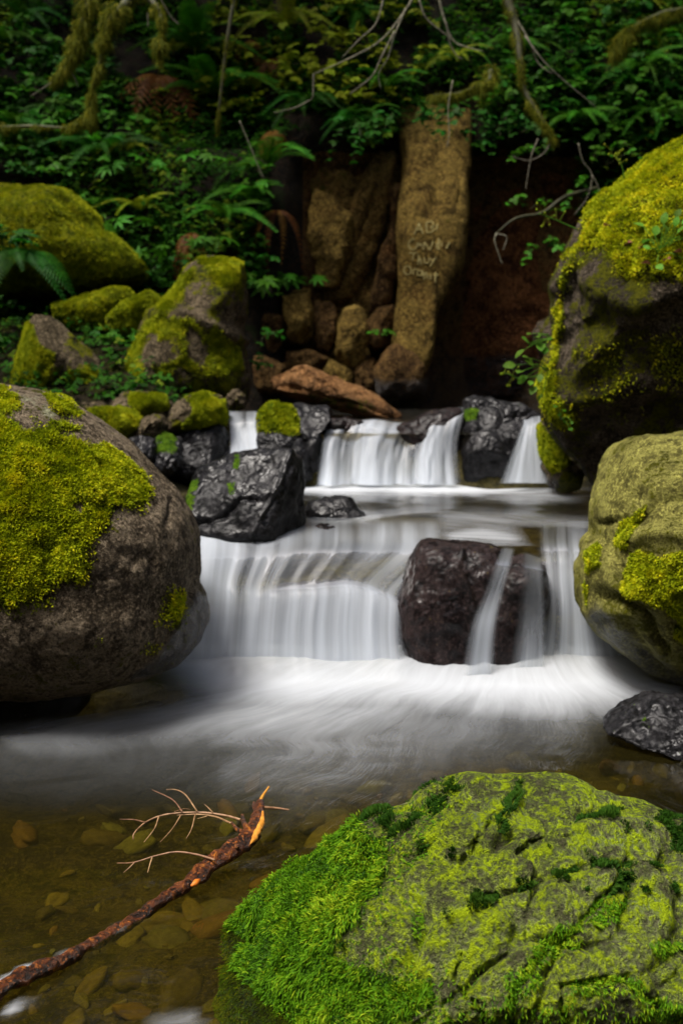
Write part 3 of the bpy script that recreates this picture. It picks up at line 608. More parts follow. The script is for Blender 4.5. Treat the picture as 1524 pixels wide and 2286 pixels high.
# -- foreground boulder
FST = [([(1010, 1745), (960, 1790), (900, 1830), (850, 1870), (790, 1900)], 6.3, -0.025), ([(1160, 1745), (1130, 1800), (1090, 1840), (1050, 1900), (1030, 1925)], 4.8, -0.035), ([(1060, 1770), (1020, 1800), (990, 1850), (960, 1880), (900, 1930)], 4.2, -0.022),
    ([(1385, 1800), (1300, 1815), (1270, 1835), (1230, 1850), (1200, 1870), (1160, 1900)], 5.6, -0.036), ([(1040, 2005), (1100, 2000), (1180, 1975), (1240, 1945), (1300, 1935), (1345, 1920), (1385, 1925), (1420, 1930), (1500, 1915)], 5.6, -0.026), ([(1385, 1925), (1400, 1965), (1350, 2000), (1300, 2060), (1240, 2110), (1190, 2150), (1150, 2200), (1140, 2280)], 8.3, -0.026),
    ([(1500, 1850), (1490, 1900), (1470, 1920)], 5.6, -0.025), ([(1240, 2200), (1330, 2190), (1400, 2185), (1440, 2230), (1500, 2260)], 6.3, -0.036), ([(1030, 2120), (1010, 2200), (1060, 2240), (1080, 2290)], 7.0, -0.025), ([(1256, 2200), (1262, 2300)], 4.8, -0.036),
    ([(900, 1960), (870, 2060), (830, 2100)], 5.6, -0.010), ([(1250, 1860), (1340, 1840), (1420, 1850)], 22, .015), ([(1130, 1770), (1150, 1800), (1100, 1830)], 20, .012), ([(1430, 1850), (1480, 1860)], 22, .015), ([(1220, 1750), (1300, 1770), (1250, 1810)], 26, .014)]
CUSH = [([(1060, 1995), (1110, 1995), (1115, 2025), (1050, 2025)], 6), ([(1120, 1800), (1160, 1750), (1175, 1770), (1130, 1830), (1110, 1850)], 7), ([(1270, 1820), (1380, 1800), (1395, 1812), (1340, 1835), (1270, 1840)], 7), ([(1150, 1965), (1185, 1960), (1185, 1990), (1150, 1990)], 6), ([(1310, 1915), (1390, 1920), (1420, 1960), (1390, 1990), (1350, 1990), (1370, 1950), (1310, 1930)], 8), ([(1365, 1845), (1400, 1835), (1400, 1860), (1365, 1870)], 6), ([(1450, 1820), (1500, 1830), (1490, 1845), (1440, 1845)], 6), ([(1490, 1850), (1540, 1840), (1540, 1930), (1500, 1910)], 8), ([(1190, 1950), (1280, 1935), (1290, 1945), (1200, 1965)], 5), ([(1430, 1930), (1490, 1910), (1490, 1925), (1440, 1940)], 6),
        ([(960, 1790), (1010, 1750), (1020, 1765), (990, 1800), (930, 1835)], 8), ([(860, 1850), (930, 1815), (940, 1830), (900, 1860), (840, 1890), (800, 1900)], 9), ([(960, 1860), (1000, 1830), (1005, 1845), (950, 1890), (935, 1900)], 6), ([(845, 1830), (875, 1830), (870, 1850), (850, 1855)], 5), ([(780, 1825), (1000, 1745), (1010, 1755), (800, 1840)], 6)]
rF = rock('boulder', 'nearest boulder, cracked grey stone with bright lichen and shaggy moss in the foreground',
    [(500, 2160), (520, 2085), (560, 2015), (600, 1972), (640, 1932), (700, 1890), (770, 1840), (850, 1802), (920, 1772), (1000, 1745), (1060, 1733), (1110, 1741), (1160, 1747), (1220, 1743), (1290, 1755), (1340, 1775), (1385, 1797), (1440, 1810), (1490, 1830), (1530, 1855), (1700, 1950), (1850, 2200), (1800, 2450), (1500, 2550), (1000, 2600), (620, 2520), (520, 2400), (505, 2280)],
    2.62, .62, .3, M_FORE, pole=(1080, 2090), nf=2.0, lvl=7, amp=.03, frq=3.0, seed=31, dense=.9, fine=2.2, strokes=FST, lean=-.02, plates=[(4.2, np.array(((.3, .1, .3), (.1, .7, .1), (.8, .1, -.8))), .016, .05, 3)],
    planes=[((.05, -.84, -.54), at(1050, 2090, 2.62) + np.array((0, -.5, 0)))],
    moss=[([(380, 2180), (560, 1880), (760, 1720), (1000, 1600), (1300, 1600), (1640, 1700), (1900, 2200), (1500, 2400), (380, 2400)], 10, .57), ([(480, 2300), (500, 2100), (600, 1960), (700, 1890), (800, 1880), (850, 1900), (830, 1990), (760, 2060), (730, 2100), (760, 2160), (930, 2190), (960, 2230), (880, 2300), (480, 2330)], 20, 1.0)],
    lichen=[([(1040, 1770), (1110, 1790), (1080, 1850), (1030, 1840)], 25), ([(1180, 1790), (1200, 1900), (1150, 1900)], 25), ([(1280, 1860), (1420, 1870), (1380, 1910), (1280, 1900)], 25), ([(930, 1990), (980, 1990), (970, 2030), (930, 2020)], 20), ([(1400, 2000), (1500, 2000), (1500, 2050), (1430, 2060)], 30)], wetz=.06)
qf, wf, wf2 = rF['q'], fbm(rF['V'] * 14, 4, 3), fbm(rF['V'] * 26, 4, 13)
fuz = sstep(-22, 16, poly_sd(qf, [(470, 2320), (495, 2110), (590, 1965), (690, 1890), (770, 1838), (800, 1850), (860, 1890), (840, 1980), (790, 2040), (735, 2090), (730, 2130), (765, 2160), (860, 2175), (960, 2195), (955, 2240), (880, 2260), (760, 2290), (650, 2300)]) + 22 * wf)
fuz2 = np.zeros(len(fuz))
for pl in ([(1345, 1995), (1400, 2005), (1380, 2060), (1310, 2070), (1320, 2030)], [(1250, 2060), (1310, 2060), (1280, 2120), (1200, 2160), (1170, 2150), (1180, 2120)], [(1130, 2170), (1200, 2150), (1200, 2200), (1140, 2230), (1130, 2300)], [(1270, 2195), (1400, 2180), (1440, 2200), (1440, 2260), (1400, 2210), (1280, 2215)], [(1430, 2220), (1540, 2240), (1540, 2280), (1440, 2270)], [(920, 2030), (945, 2050), (935, 2120), (910, 2080)], [(1460, 2110), (1540, 2090), (1540, 2120), (1470, 2130)]):
    fuz2 = np.maximum(fuz2, sstep(-12, 10, poly_sd(qf, pl) + 14 * wf))
cu = np.zeros(len(fuz))
for pl, s in CUSH: cu = np.maximum(cu, sstep(-s, s, poly_sd(qf, pl) - 4 + 30 * wf2))
for cx_, cy_, rr_ in [(860, 1835, 14), (1068, 2012, 18), (1000, 2040, 9), (1040, 2085, 9), (1255, 1960, 8), (1440, 1990, 9), (1120, 1960, 8), (1500, 1985, 10), (815, 1910, 9), (1310, 1985, 8), (770, 2110, 10), (1010, 1905, 8), (1225, 1895, 7)]:
    cu = np.maximum(cu, sstep(rr_ + 5, rr_ - 4, np.hypot(qf[:, 0] - cx_, qf[:, 1] - cy_) + 16 * wf2))
blades(rF, BM_GRN, 50000, .0095, .0013, thr=.25, nw=.7, grav=.5, rand=1.2, seed=47, extra=fuz, lift=.01)
blades(rF, BM_GRN, 34000, .016, .0013, thr=.3, nw=.5, grav=.8, rand=1.0, seed=40, extra=np.clip(fuz * (.4 + 1.2 * sstep(-.35, .2, wf)), 0, 1), lift=.022)
blades(rF, BM_DK, 22000, .014, .0016, thr=.15, nw=.6, grav=.8, rand=.8, seed=44, extra=fuz)
blades(rF, BM_GRN, 9000, .011, .0013, thr=.3, nw=.5, grav=.9, rand=.6, seed=41, extra=fuz2, lift=.01)
fuz = np.clip(fuz * (.55 + .9 * sstep(-.3, .15, wf2)), 0, 1)
blades(rF, BM_GRN, 9000, .012, .0016, thr=.05, nw=.6, grav=.8, rand=.7, seed=43, extra=np.clip(sstep(-70, 30, poly_sd(qf, [(480, 2330), (500, 2100), (600, 1960), (780, 1840), (1010, 1750), (950, 1900), (860, 2020), (800, 2110), (1000, 2200), (1540, 2260), (1540, 2300)]) + 90 * wf2) - .5, 0, 1) * 2)
blades(rF, BM_DK, 26000, .012, .0013, thr=.35, nw=1.2, grav=-.1, rand=.5, seed=42, extra=cu, lift=.01)
# -- rocks of the lower step
rock('boulder', 'glossy wet grey boulder with a dark sheared right face amid the stream', [(414, 1120), (420, 1075), (440, 1042), (475, 1020), (520, 1008), (560, 1003), (605, 998), (650, 1005), (678, 1025), (687, 1060), (684, 1120), (684, 1185), (640, 1215), (560, 1222), (480, 1215), (430, 1185)],
    5.72, .34, .36, M_WET, pole=(565, 1105), nf=2.6, lvl=6, amp=.03, frq=3.2, seed=44, fine=.8,
    planes=[((.86, -.5, .1), at(605, 1100, 5.72) + np.array((0, -.3, 0))), ((-.16, -.76, .64), at(540, 1080, 5.72) + np.array((0, -.1, 0)))],
    strokes=[([(430, 1170), (500, 1150), (540, 1110), (570, 1115)], 8, -.03), ([(650, 1010), (625, 1085), (590, 1140), (560, 1195)], 6, .015)],
    moss=[([(522, 1012), (536, 1010), (532, 1045), (520, 1045)], 5, .9), ([(416, 1072), (442, 1070), (440, 1092), (416, 1098)], 5, .9), ([(412, 1100), (436, 1105), (428, 1135), (412, 1130)], 7, .7), ([(510, 1080), (525, 1078), (522, 1110), (510, 1105)], 5, .7)],
    wet=[([(440, 1080), (500, 1040), (640, 1010), (690, 1040), (690, 1230), (420, 1230)], 18)])
rock('boulder', 'small wet rock breaking the stream beside the glossy grey boulder', [(675, 1135), (690, 1118), (715, 1112), (745, 1103), (775, 1112), (800, 1130), (825, 1150), (800, 1168), (690, 1170)], 6.15, .14, .15, M_WET, cuts=3, planes=[((-.16, -.76, .64), at(740, 1125, 6.15) + np.array((0, -.05, 0)))], seed=46, amp=.03, wetz=2)
rock('boulder', 'small brown stone under thin water behind the fall', [(695, 1185), (715, 1168), (745, 1172), (755, 1190), (740, 1205), (700, 1205)], 5.75, .08, .1, M_PURP, seed=47, wetz=2, lvl=4)
rC = rock('boulder', 'dark purplish wet rock splitting the lower falls', [(886, 1400), (886, 1340), (900, 1285), (918, 1250), (938, 1220), (965, 1211), (1050, 1213), (1110, 1222), (1165, 1238), (1212, 1262), (1216, 1320), (1212, 1400), (1190, 1455), (1150, 1520), (1050, 1560), (920, 1550), (903, 1460)],
    5.2, .26, .35, M_PURP, pole=(1040, 1330), nf=3.4, lvl=6, amp=.03, frq=3.5, seed=51, fine=.9, lean=.12,
    strokes=[([(1145, 1240), (1120, 1300), (1090, 1400), (1080, 1500)], 14, -.05), ([(1030, 1230), (1020, 1270), (1050, 1320), (1060, 1360)], 8, .02), ([(975, 1215), (960, 1300), (965, 1420)], 8, -.012), ([(1215, 1380), (1180, 1460), (1140, 1520)], 8, -.03)], wetz=3)
for lab, pl, Yc, Df, sd_ in [('wet black ledge rock behind the streaked right falls', [(1190, 1262), (1300, 1250), (1420, 1262), (1450, 1400), (1450, 1560), (1170, 1560), (1180, 1400)], 5.5, .22, 53),
        ('broad dark ledge rock behind the widest falls', [(430, 1330), (520, 1335), (640, 1300), (780, 1292), (890, 1330), (920, 1420), (920, 1560), (430, 1560)], 5.46, .22, 54)]:
    rock('ledge_rock', lab, pl, Yc, Df, .3, M_PURP, nf=3.5, seed=sd_, lvl=5, amp=.04, wetz=3, cat='rock')
# -- rocks of the upper step
UP = [
 ('flat-topped wet slab with a black front between the far falls', [(1033, 886), (1060, 882), (1100, 884), (1165, 896), (1206, 918), (1204, 960), (1165, 1010), (1130, 1075), (1030, 1080), (1022, 1010), (1030, 940)], 8.0, .3, .4, M_WET, dict(nf=3.0, cuts=3, seed=61, moss=[([(1030, 910), (1070, 915), (1060, 935), (1035, 940)], 6, .9)], lvl=6)),
 ('green mossy rock at the foot of the towering right boulder', [(1198, 950), (1216, 938), (1240, 985), (1272, 1032), (1292, 1052), (1294, 1090), (1235, 1090), (1212, 1030)], 7.4, .2, .3, M_BACK, dict(seed=62, moss=[([(1190, 930), (1240, 980), (1270, 1030), (1230, 1060), (1200, 1000)], 8)], wetz=.68)),
 ('mossy dark rock right of the small far waterfall', [(570, 1000), (574, 920), (598, 893), (625, 890), (655, 905), (668, 930), (672, 970), (690, 1010), (695, 1070), (570, 1070)], 7.85, .28, .3, M_WET, dict(seed=63, cuts=3, moss=[([(575, 900), (640, 890), (672, 940), (660, 970), (580, 960)], 8)], lvl=6)),
 ('black wet rock under the orange slab beside the far falls', [(640, 910), (655, 893), (700, 893), (735, 905), (740, 930), (715, 950), (716, 1080), (670, 1080), (668, 980)], 7.95, .22, .3, M_WET, dict(seed=64, cuts=4)),
 ('rounded dark rock under the leftmost fan of the broad far fall', [(718, 960), (735, 935), (770, 930), (810, 938), (822, 965), (800, 1000), (720, 1000)], 8.05, .12, .2, M_PURP, dict(seed=65, wetz=3)),
 ('rounded brown rock with water sliding over it in the broad far fall', [(860, 965), (885, 945), (930, 925), (985, 915), (1030, 912), (1033, 1010), (1000, 1075), (930, 1075), (880, 1000)], 8.05, .18, .3, M_PURP, dict(seed=66, wetz=3)),
 ('round grey rock with a cap of moss left of the small far waterfall', [(375, 920), (395, 893), (430, 880), (460, 877), (490, 885), (505, 905), (508, 945), (480, 962), (420, 970), (378, 960)], 7.9, .28, .3, M_BACK, dict(seed=67, moss=[([(415, 890), (460, 880), (500, 895), (502, 945), (450, 955), (410, 950), (430, 920)], 9)], lvl=6)),
 ('black wet rock directly below the round moss-capped rock', [(385, 970), (430, 955), (480, 948), (508, 945), (516, 985), (516, 1080), (390, 1080), (365, 1060)], 7.7, .26, .3, M_WET, dict(seed=68, cuts=4, wetz=3, lvl=6)),
 ('angular grey rock with mossy top behind the big left boulder', [(250, 905), (280, 880), (330, 874), (365, 880), (384, 905), (380, 935), (340, 950), (290, 945), (255, 930)], 7.85, .25, .3, M_BACK, dict(seed=69, cuts=4, moss=[([(290, 880), (370, 880), (375, 910), (320, 920), (290, 900)], 8)])),
 ('low dark green mossy rock just behind the big left boulder', [(190, 935), (215, 910), (260, 908), (300, 925), (315, 950), (290, 985), (230, 985), (190, 970)], 7.5, .22, .3, M_BACK, dict(seed=70, moss=[([(180, 900), (310, 905), (310, 975), (200, 980)], 10)])),
 ('small bare grey rock behind the crest of the big left boulder', [(165, 912), (190, 902), (230, 902), (240, 915), (220, 935), (175, 935)], 8.05, .12, .2, M_BACK, dict(seed=71)),
 ('small brown angular rock between the mossy rocks of the left pile', [(300, 950), (325, 935), (360, 930), (372, 950), (360, 985), (320, 990), (300, 975)], 7.5, .16, .2, M_BACK, dict(seed=72, cuts=4)),
 ('dark wet stone low in the left pile at the water', [(280, 985), (310, 970), (345, 975), (350, 1010), (335, 1050), (300, 1050), (270, 1020)], 7.3, .16, .2, M_WET, dict(seed=73, cuts=3, wetz=3)),
 ('green and black stone low in the left pile beside a trickle', [(335, 985), (360, 965), (395, 975), (405, 1010), (395, 1055), (350, 1070), (325, 1050)], 7.35, .16, .2, M_WET, dict(seed=74, cuts=3, moss=[([(350, 960), (395, 970), (395, 1010), (350, 1010)], 8, .8)])),
 ('little pale stone wedged above the small far waterfall', [(508, 880), (525, 870), (545, 885), (548, 910), (512, 915)], 8.5, .08, .1, M_BACK, dict(seed=75, lvl=4)),
 ('slanting orange-brown slab lying over the upper pool', [(596, 852), (608, 835), (640, 822), (670, 812), (705, 828), (742, 840), (780, 858), (815, 868), (860, 898), (906, 930), (885, 940), (820, 934), (760, 920), (700, 900), (640, 885), (605, 872)], 8.75, .22, .45, M_SLAB, dict(nf=2.2, seed=76, amp=.03, cuts=2, pole=(740, 880), moss=[([(650, 870), (760, 880), (850, 910), (800, 925), (700, 900)], 10, .55)], strokes=[([(600, 862), (680, 870), (740, 890), (800, 905), (880, 930)], 8, -.03), ([(670, 815), (720, 850), (745, 845)], 5, -.015)], lvl=6, up=0)),
 ('tall cone-shaped grey boulder streaked with moss, tallest on the left bank', [(252, 890), (257, 840), (288, 782), (318, 722), (350, 688), (390, 640), (418, 592), (448, 577), (500, 573), (545, 582), (553, 605), (550, 660), (542, 730), (542, 765), (558, 805), (568, 850), (560, 900), (470, 930), (300, 930)], 8.95, .55, .55, M_BACK, dict(nf=2.0, pole=(440, 800), seed=77, lvl=6, amp=.04, moss=[([(250, 890), (290, 780), (350, 690), (420, 590), (440, 590), (390, 680), (350, 760), (300, 880), (270, 900)], 14), ([(440, 575), (550, 575), (550, 592), (440, 592)], 6), ([(460, 595), (530, 600), (530, 640), (490, 645), (465, 620)], 8, .9), ([(340, 700), (430, 700), (490, 740), (540, 780), (550, 830), (480, 850), (360, 840), (310, 800)], 22, .72)], bare=[([(330, 740), (380, 760), (390, 800), (320, 810)], 20), ([(430, 730), (470, 770), (450, 830), (430, 800)], 16)], strokes=[([(340, 705), (430, 700), (500, 745), (545, 765)], 14, .05), ([(470, 640), (480, 700)], 20, -.02)])),
 ('broad moss-covered boulder under the ferns at the far left', [(-200, 700), (-220, 520), (-120, 430), (0, 426), (100, 424), (160, 434), (205, 470), (240, 520), (292, 552), (325, 585), (334, 612), (312, 640), (250, 652), (190, 658), (100, 668), (0, 690)], 10.2, .8, .8, M_BACK, dict(seed=78, lvl=6, amp=.06, moss=[([(-200, 400), (340, 400), (345, 620), (200, 640), (0, 650), (-200, 660)], 20)])),
 ('wedge-shaped stone with a bare grey ridge on the left bank', [(25, 870), (42, 790), (58, 725), (80, 703), (112, 706), (150, 740), (200, 780), (236, 822), (252, 852), (240, 888), (180, 910), (40, 910)], 8.7, .4, .4, M_BACK, dict(seed=79, lvl=6, pole=(130, 800), nf=1.8, moss=[([(20, 880), (60, 710), (85, 760), (130, 790), (90, 890)], 12), ([(130, 800), (230, 830), (240, 870), (150, 860)], 14, .8)], bare=[([(78, 704), (115, 708), (160, 760), (220, 800), (215, 820), (130, 780), (90, 750)], 8)], strokes=[([(80, 750), (130, 800), (110, 850)], 14, .03)])),
 ('low flat mossy stone in front of the broad mossy boulder', [(118, 680), (170, 668), (240, 650), (285, 648), (302, 660), (290, 700), (260, 745), (200, 755), (150, 740), (125, 710)], 9.6, .3, .3, M_BACK, dict(seed=80, moss=[([(100, 640), (310, 640), (300, 760), (110, 760)], 10)])),
 ('small lumpy mossy stone beside the tall cone-shaped boulder', [(236, 712), (260, 690), (305, 668), (335, 652), (355, 660), (359, 680), (330, 715), (300, 750), (255, 748)], 9.3, .22, .25, M_BACK, dict(seed=81, moss=[([(230, 650), (360, 650), (350, 740), (250, 750)], 10)])),
 ('pale grey rock peeping out behind the towering right boulder', [(1188, 745), (1200, 718), (1225, 702), (1260, 695), (1300, 720), (1300, 800), (1210, 800)], 8.4, .2, .3, M_RIGHT, dict(seed=82)),
]
URK = {}
for lab, pl, Yc, Df, Db, mt, kw in UP:
    kw.setdefault('amp', .035); kw.setdefault('lvl', 5); kw.setdefault('plates', [(3.5, np.eye(3), .02, .015, kw['seed'])]); kw.setdefault('mossh', .014)
    if mt is M_WET: kw.setdefault('planes', [((-.16, -.76, .64), at(*np.mean(np.array(pl, float), 0), Yc) + np.array((0, -.5 * Df, 0)))])
    rk = rock('rock', lab, pl, Yc, Df, Db, mt, cat='rock', **kw); URK[lab] = rk
    if kw.get('moss') and mt in (M_BACK,):
        a = poly_sd(np.array([[0.0, 0]]), pl); big = max(p[0] for p in pl) - min(p[0] for p in pl)
        blades(rk, BM_OLV, int(4000 + big * 80), .014, .005, thr=.4, nw=.8, grav=.3, rand=.8, seed=int(Yc * 100))
for lab in ('mossy dark rock right of the small far waterfall',):
    blades(URK[lab], BM_OLV, 6000, .016, .006, thr=.4, nw=.8, grav=.3, rand=.8, seed=9, lift=.02)

# -- cobbles on the bed of the pool: pieces of the stream bed
cm = []
for k in range(6):
    D, T = ico(3); V = D * np.array((1, .8, .5)) * (1 + .5 * fbm(D * 1.6 + k * 5, 3, k)[:, None])
    me = mesh_np('cobble', V, T, attrs={'moss': 0 * V[:, 0], 'wet': 0 * V[:, 0] + .2, 'lichen': 0 * V[:, 0]})
    me.materials.append(plain_mat('cobble_%d' % k, *[((.08, .066, .016), (.13, .11, .026)), ((.06, .05, .014), (.1, .085, .024)), ((.1, .08, .018), (.15, .12, .028)), ((.07, .068, .02), (.11, .105, .034)), ((.09, .055, .014), (.13, .08, .02)), ((.05, .043, .013), (.085, .074, .021))][k], rough=.8, scale=4))
    cm.append(me)
rng = random.Random(4)
for i in range(290):
    px, py = rng.uniform(-150, 1250), rng.uniform(1680, 2420)
    if rng.random() < .25: px, py = rng.uniform(900, 1700), rng.uniform(1640, 1850)
    p = atz(px, py, -.2); s = .014 + .075 * rng.random() ** 2.2
    zz = float(bed_z(np.array([p[0]]), np.array([p[1]]))[0])
    o = link('cobble', cm[rng.randrange(6)], None, bed, (p[0], p[1], zz + s * .02)); o.scale = (s * rng.uniform(1.0, 1.7), s * rng.uniform(.7, 1.1), s); o.rotation_euler = (rng.uniform(-.5, .5), rng.uniform(-.5, .5), rng.uniform(-3, 3))
# ------------------------------------------------------------------ cliff stones, carved column
def stone(poly, Yc, Df, mat, seed, **kw):
    kw.setdefault('cuts', 3); kw.setdefault('amp', .04)
    return rock('stone', None, poly, Yc, Df, .5, mat, seed=seed, parent=hill, nf=kw.pop('nf', 3.0), **kw)
stone([(630, 720), (632, 660), (655, 640), (690, 645), (700, 690), (698, 745), (680, 768), (640, 765)], 10.9, .22, M_TAN, 101)
stone([(698, 700), (706, 670), (735, 672), (752, 692), (748, 760), (735, 790), (704, 785)], 11.0, .2, M_CLIFF, 102)
stone([(748, 790), (755, 720), (770, 690), (795, 682), (816, 695), (820, 740), (812, 800), (795, 822), (755, 818)], 10.85, .24, M_TAN, 103)
stone([(640, 775), (700, 780), (735, 800), (720, 840), (660, 840), (630, 820)], 10.8, .2, M_CLIFF, 104)
stone([(735, 800), (760, 815), (790, 830), (780, 870), (735, 865), (715, 840)], 10.75, .18, M_TAN, 105)
stone([(790, 830), (812, 805), (838, 800), (840, 850), (835, 885), (790, 880)], 10.8, .18, M_CLIFF, 106)
stone([(872, 770), (885, 720), (905, 680), (930, 665), (960, 680), (968, 720), (955, 780), (945, 800), (890, 790)], 11.05, .2, M_TAN, 107, cuts=2)
stone([(830, 830), (850, 790), (885, 770), (940, 795), (958, 810), (950, 870), (935, 895), (835, 890)], 10.85, .3, M_CLIFF, 108, cuts=2, wetz=1.35)
stone([(815, 720), (840, 690), (880, 680), (885, 720), (868, 770), (830, 790), (815, 760)], 11.2, .2, M_CLIFF, 109)
stone([(560, 720), (600, 690), (632, 700), (632, 770), (600, 800), (560, 780)], 10.7, .2, M_CLIFF, 110)
stone([(560, 790), (600, 800), (640, 820), (640, 880), (570, 880)], 10.3, .2, M_CLIFF, 111)
stone([(700, 420), (750, 440), (790, 480), (785, 560), (750, 640), (700, 640), (680, 540)], 11.5, .25, M_TAN, 112, amp=.06)
stone([(600, 420), (700, 300), (900, 280), (920, 500), (900, 840), (700, 860), (560, 800)], 12.0, .42, M_GOLD, 116, nf=6.0, cuts=0, amp=.1, lvl=6, plates=[(1.3, np.eye(3), .12, .06, 12), (3.5, np.eye(3), .03, .03, 13)], moss=[([(600, 420), (720, 400), (720, 560), (640, 640), (560, 640)], 50, .7)])
stone([(1000, 300), (1300, 280), (1330, 600), (1300, 900), (960, 900), (985, 700), (1030, 600)], 12.2, .35, M_RED, 117, nf=6.0, cuts=0, amp=.12, lvl=6, plates=[(.9, np.eye(3), .1, .04, 14), (3.0, np.eye(3), .03, .02, 15)], wetz=1.6)
# leaning brown slabs left of the column
rock('rock_slab', 'brown slab leaning against the cliff left of the carved column', [(850, 335), (885, 340), (880, 420), (860, 520), (830, 600), (790, 670), (735, 690), (715, 660), (745, 590), (770, 500), (800, 420), (830, 350)], 11.75, .34, .5, M_GOLD, nf=4.0, seed=113, amp=.05, plates=[(1.6, np.eye(3), .06, .04, 2)], cat='rock', lvl=6, strokes=[([(860, 340), (820, 480), (760, 640)], 10, -.05)])
rock('rock_slab', 'dark fissured rock wedge touching the left edge of the carved column', [(870, 420), (895, 400), (892, 500), (884, 600), (878, 690), (850, 720), (815, 700), (825, 640), (850, 560)], 11.6, .25, .5, M_CLIFF, nf=3.2, seed=114, amp=.05, plates=[(2.0, np.eye(3), .05, .03, 3)], cat='rock')
rP = rock('rock_column', 'tall tan rock column with names scratched into its face', [(888, 225), (960, 215), (1062, 222), (1056, 360), (1045, 440), (1038, 520), (1030, 590), (1000, 660), (968, 710), (962, 780), (950, 830), (880, 830), (872, 740), (880, 640), (886, 540), (895, 430), (903, 360)],
    11.35, .35, .6, M_TAN, pole=(965, 520), nf=3.6, lean=.3, plates=[(1.2, np.array(((1, .2, .1), (.2, 1, .1), (.1, .1, .35))), .04, .03, 6)], seed=115, lvl=6, amp=.03, cat='rock', smooth=2.0, strokes=[([(975, 330), (978, 400), (970, 470)], 9, -.05), ([(1020, 360), (1030, 420), (1024, 450)], 5, -.03), ([(900, 480), (890, 600), (888, 680)], 5, -.04), ([(905, 490), (985, 480), (1035, 485)], 5, -.012)], moss=[([(985, 470), (1010, 470), (1000, 510), (990, 500)], 6, .3)])
bv = BVHTree.FromPolygons([tuple(p) for p in rP['V']], [tuple(t) for t in rP['T']])
def scratch(pts):
    out = []
    for X, Y in spline(np.array([(860 + a / 7.62, 460 + b / 7.62) for a, b in pts]), max(6, 5 * len(pts))):
        d = at(X, Y, 1.0) - np.array((0, 0, CAMZ)); d /= np.linalg.norm(d); h = bv.ray_cast(Vector((0, 0, CAMZ)), Vector(d))
        if h[0] is not None: out.append(np.array(h[0]) - d * .005)
    return np.array(out)
def circ(cx, cy, rx, ry): return [(cx + rx * math.cos(a), cy + ry * math.sin(a)) for a in np.linspace(-2, 4.4, 12)]
STROKES = [[(485, 490), (530, 390), (568, 300)], [(568, 300), (605, 385), (640, 475)], [(512, 405), (630, 400)], [(700, 455), (698, 370), (695, 285)], [(695, 285), (780, 268), (822, 325), (760, 372)], [(760, 372), (825, 395), (775, 445), (700, 455)], [(882, 310), (865, 420)],
    [(505, 570), (445, 570), (392, 640), (412, 712), (470, 745), (525, 705), (552, 625)], [(560, 690), (590, 640), (615, 690)], [(640, 750), (650, 690), (662, 615)], [(662, 615), (710, 690), (752, 750)], [(752, 750), (780, 680), (812, 600)], [(868, 625), (880, 740)], [(903, 560), (912, 760)], [(945, 615), (958, 690)], [(1092, 620), (1060, 670), (1030, 730)],
    [(398, 802), (545, 800)], [(482, 800), (462, 920)], [(562, 830), (555, 1000)], [(556, 935), (598, 900), (606, 1000)], [(662, 875), (660, 965), (725, 965), (742, 885)], [(770, 895), (805, 950)], [(852, 880), (805, 950), (758, 1030)],
    circ(375, 1095, 62, 70), [(475, 1165), (475, 1080)], [(476, 1100), (500, 1072), (535, 1080)], circ(580, 1140, 42, 44), [(630, 1100), (636, 1195)], [(655, 1250), (660, 1135)], [(660, 1160), (700, 1145), (712, 1235)], [(766, 1150), (764, 1250)], [(850, 1130), (846, 1300)], [(808, 1172), (905, 1170)]]
M_SCR = plain_mat('scratched_stone', (.35, .28, .1), (.48, .39, .16), rough=.9, scale=60)
parts = [tube(s_, .007, 5) for s_ in (scratch(p) for p in STROKES) if len(s_) > 2]
V, T = merge(parts)
link('lettering', mesh_np('lettering', V - rP['org'], T), M_SCR, rP['o'], label='pale hand-scratched letters in four rows')

# ------------------------------------------------------------------ plants
def leaf_mesh(name, outline, fold=.18, curl=.25):
    """outline: half profile (t along the leaf, half width); a folded, curled blade"""
    V, F = [], []; n = len(outline)
    for t, w in outline:
        zc = -curl * t * t
        V += [(-w, t, zc + fold * w), (0, t, zc), (w, t, zc + fold * w)]
    for i in range(n - 1):
        a = i * 3; F += [(a, a + 1, a + 4), (a, a + 4, a + 3), (a + 1, a + 2, a + 5), (a + 1, a + 5, a + 4)]
    return np.array(V, float), np.array(F)
OV = [(0, .02), (.2, .26), (.45, .36), (.7, .3), (.88, .15), (1, .01)]
LAN = [(0, .02), (.2, .11), (.5, .15), (.8, .09), (1, .005)]
def rotz(V, a): c, s = math.cos(a), math.sin(a); return V @ np.array(((c, s, 0), (-s, c, 0), (0, 0, 1)))
def compound(outl, angs, scales, fold=.15, curl=.2): return merge([(rotz(leaf_mesh('', outl, fold, curl)[0] * s, a), leaf_mesh('', outl, fold, curl)[1]) for a, s in zip(angs, scales)])
LEAF_GEO = [leaf_mesh('l', OV), compound(OV, (-1.9, 0, 1.9), (.75, .85, .75)), compound(OV, (-.9, 0, .9), (.7, 1, .7)),
            compound(LAN, np.linspace(-2.2, 2.2, 7), (.7, .85, .95, 1, .95, .85, .7), .3, .25)]
def leaf_mat(name, a, b, trans=.3): return plain_mat(name, a, b, rough=.55, scale=6, bump=.2, dist=.01, trans=trans, spec=.12)
ML = [leaf_mat('leaf_dark', (.009, .058, .002), (.024, .115, .005)), leaf_mat('leaf_mid', (.026, .115, .004), (.062, .2, .008)), leaf_mat('leaf_yellowish', (.13, .19, .006), (.27, .32, .01)), leaf_mat('leaf_bright', (.05, .16, .012), (.13, .25, .02))]
LEAFS = {}
def leaf_obj(kind, m):
    if (kind, m) not in LEAFS:
        V, F = LEAF_GEO[kind]; me = mesh_np('leaf', V, F); me.materials.append(ML[m]); LEAFS[(kind, m)] = me
    return LEAFS[(kind, m)]
M_STEM = plain_mat('plant_stem', (.03, .035, .01), (.07, .07, .02), rough=.7)
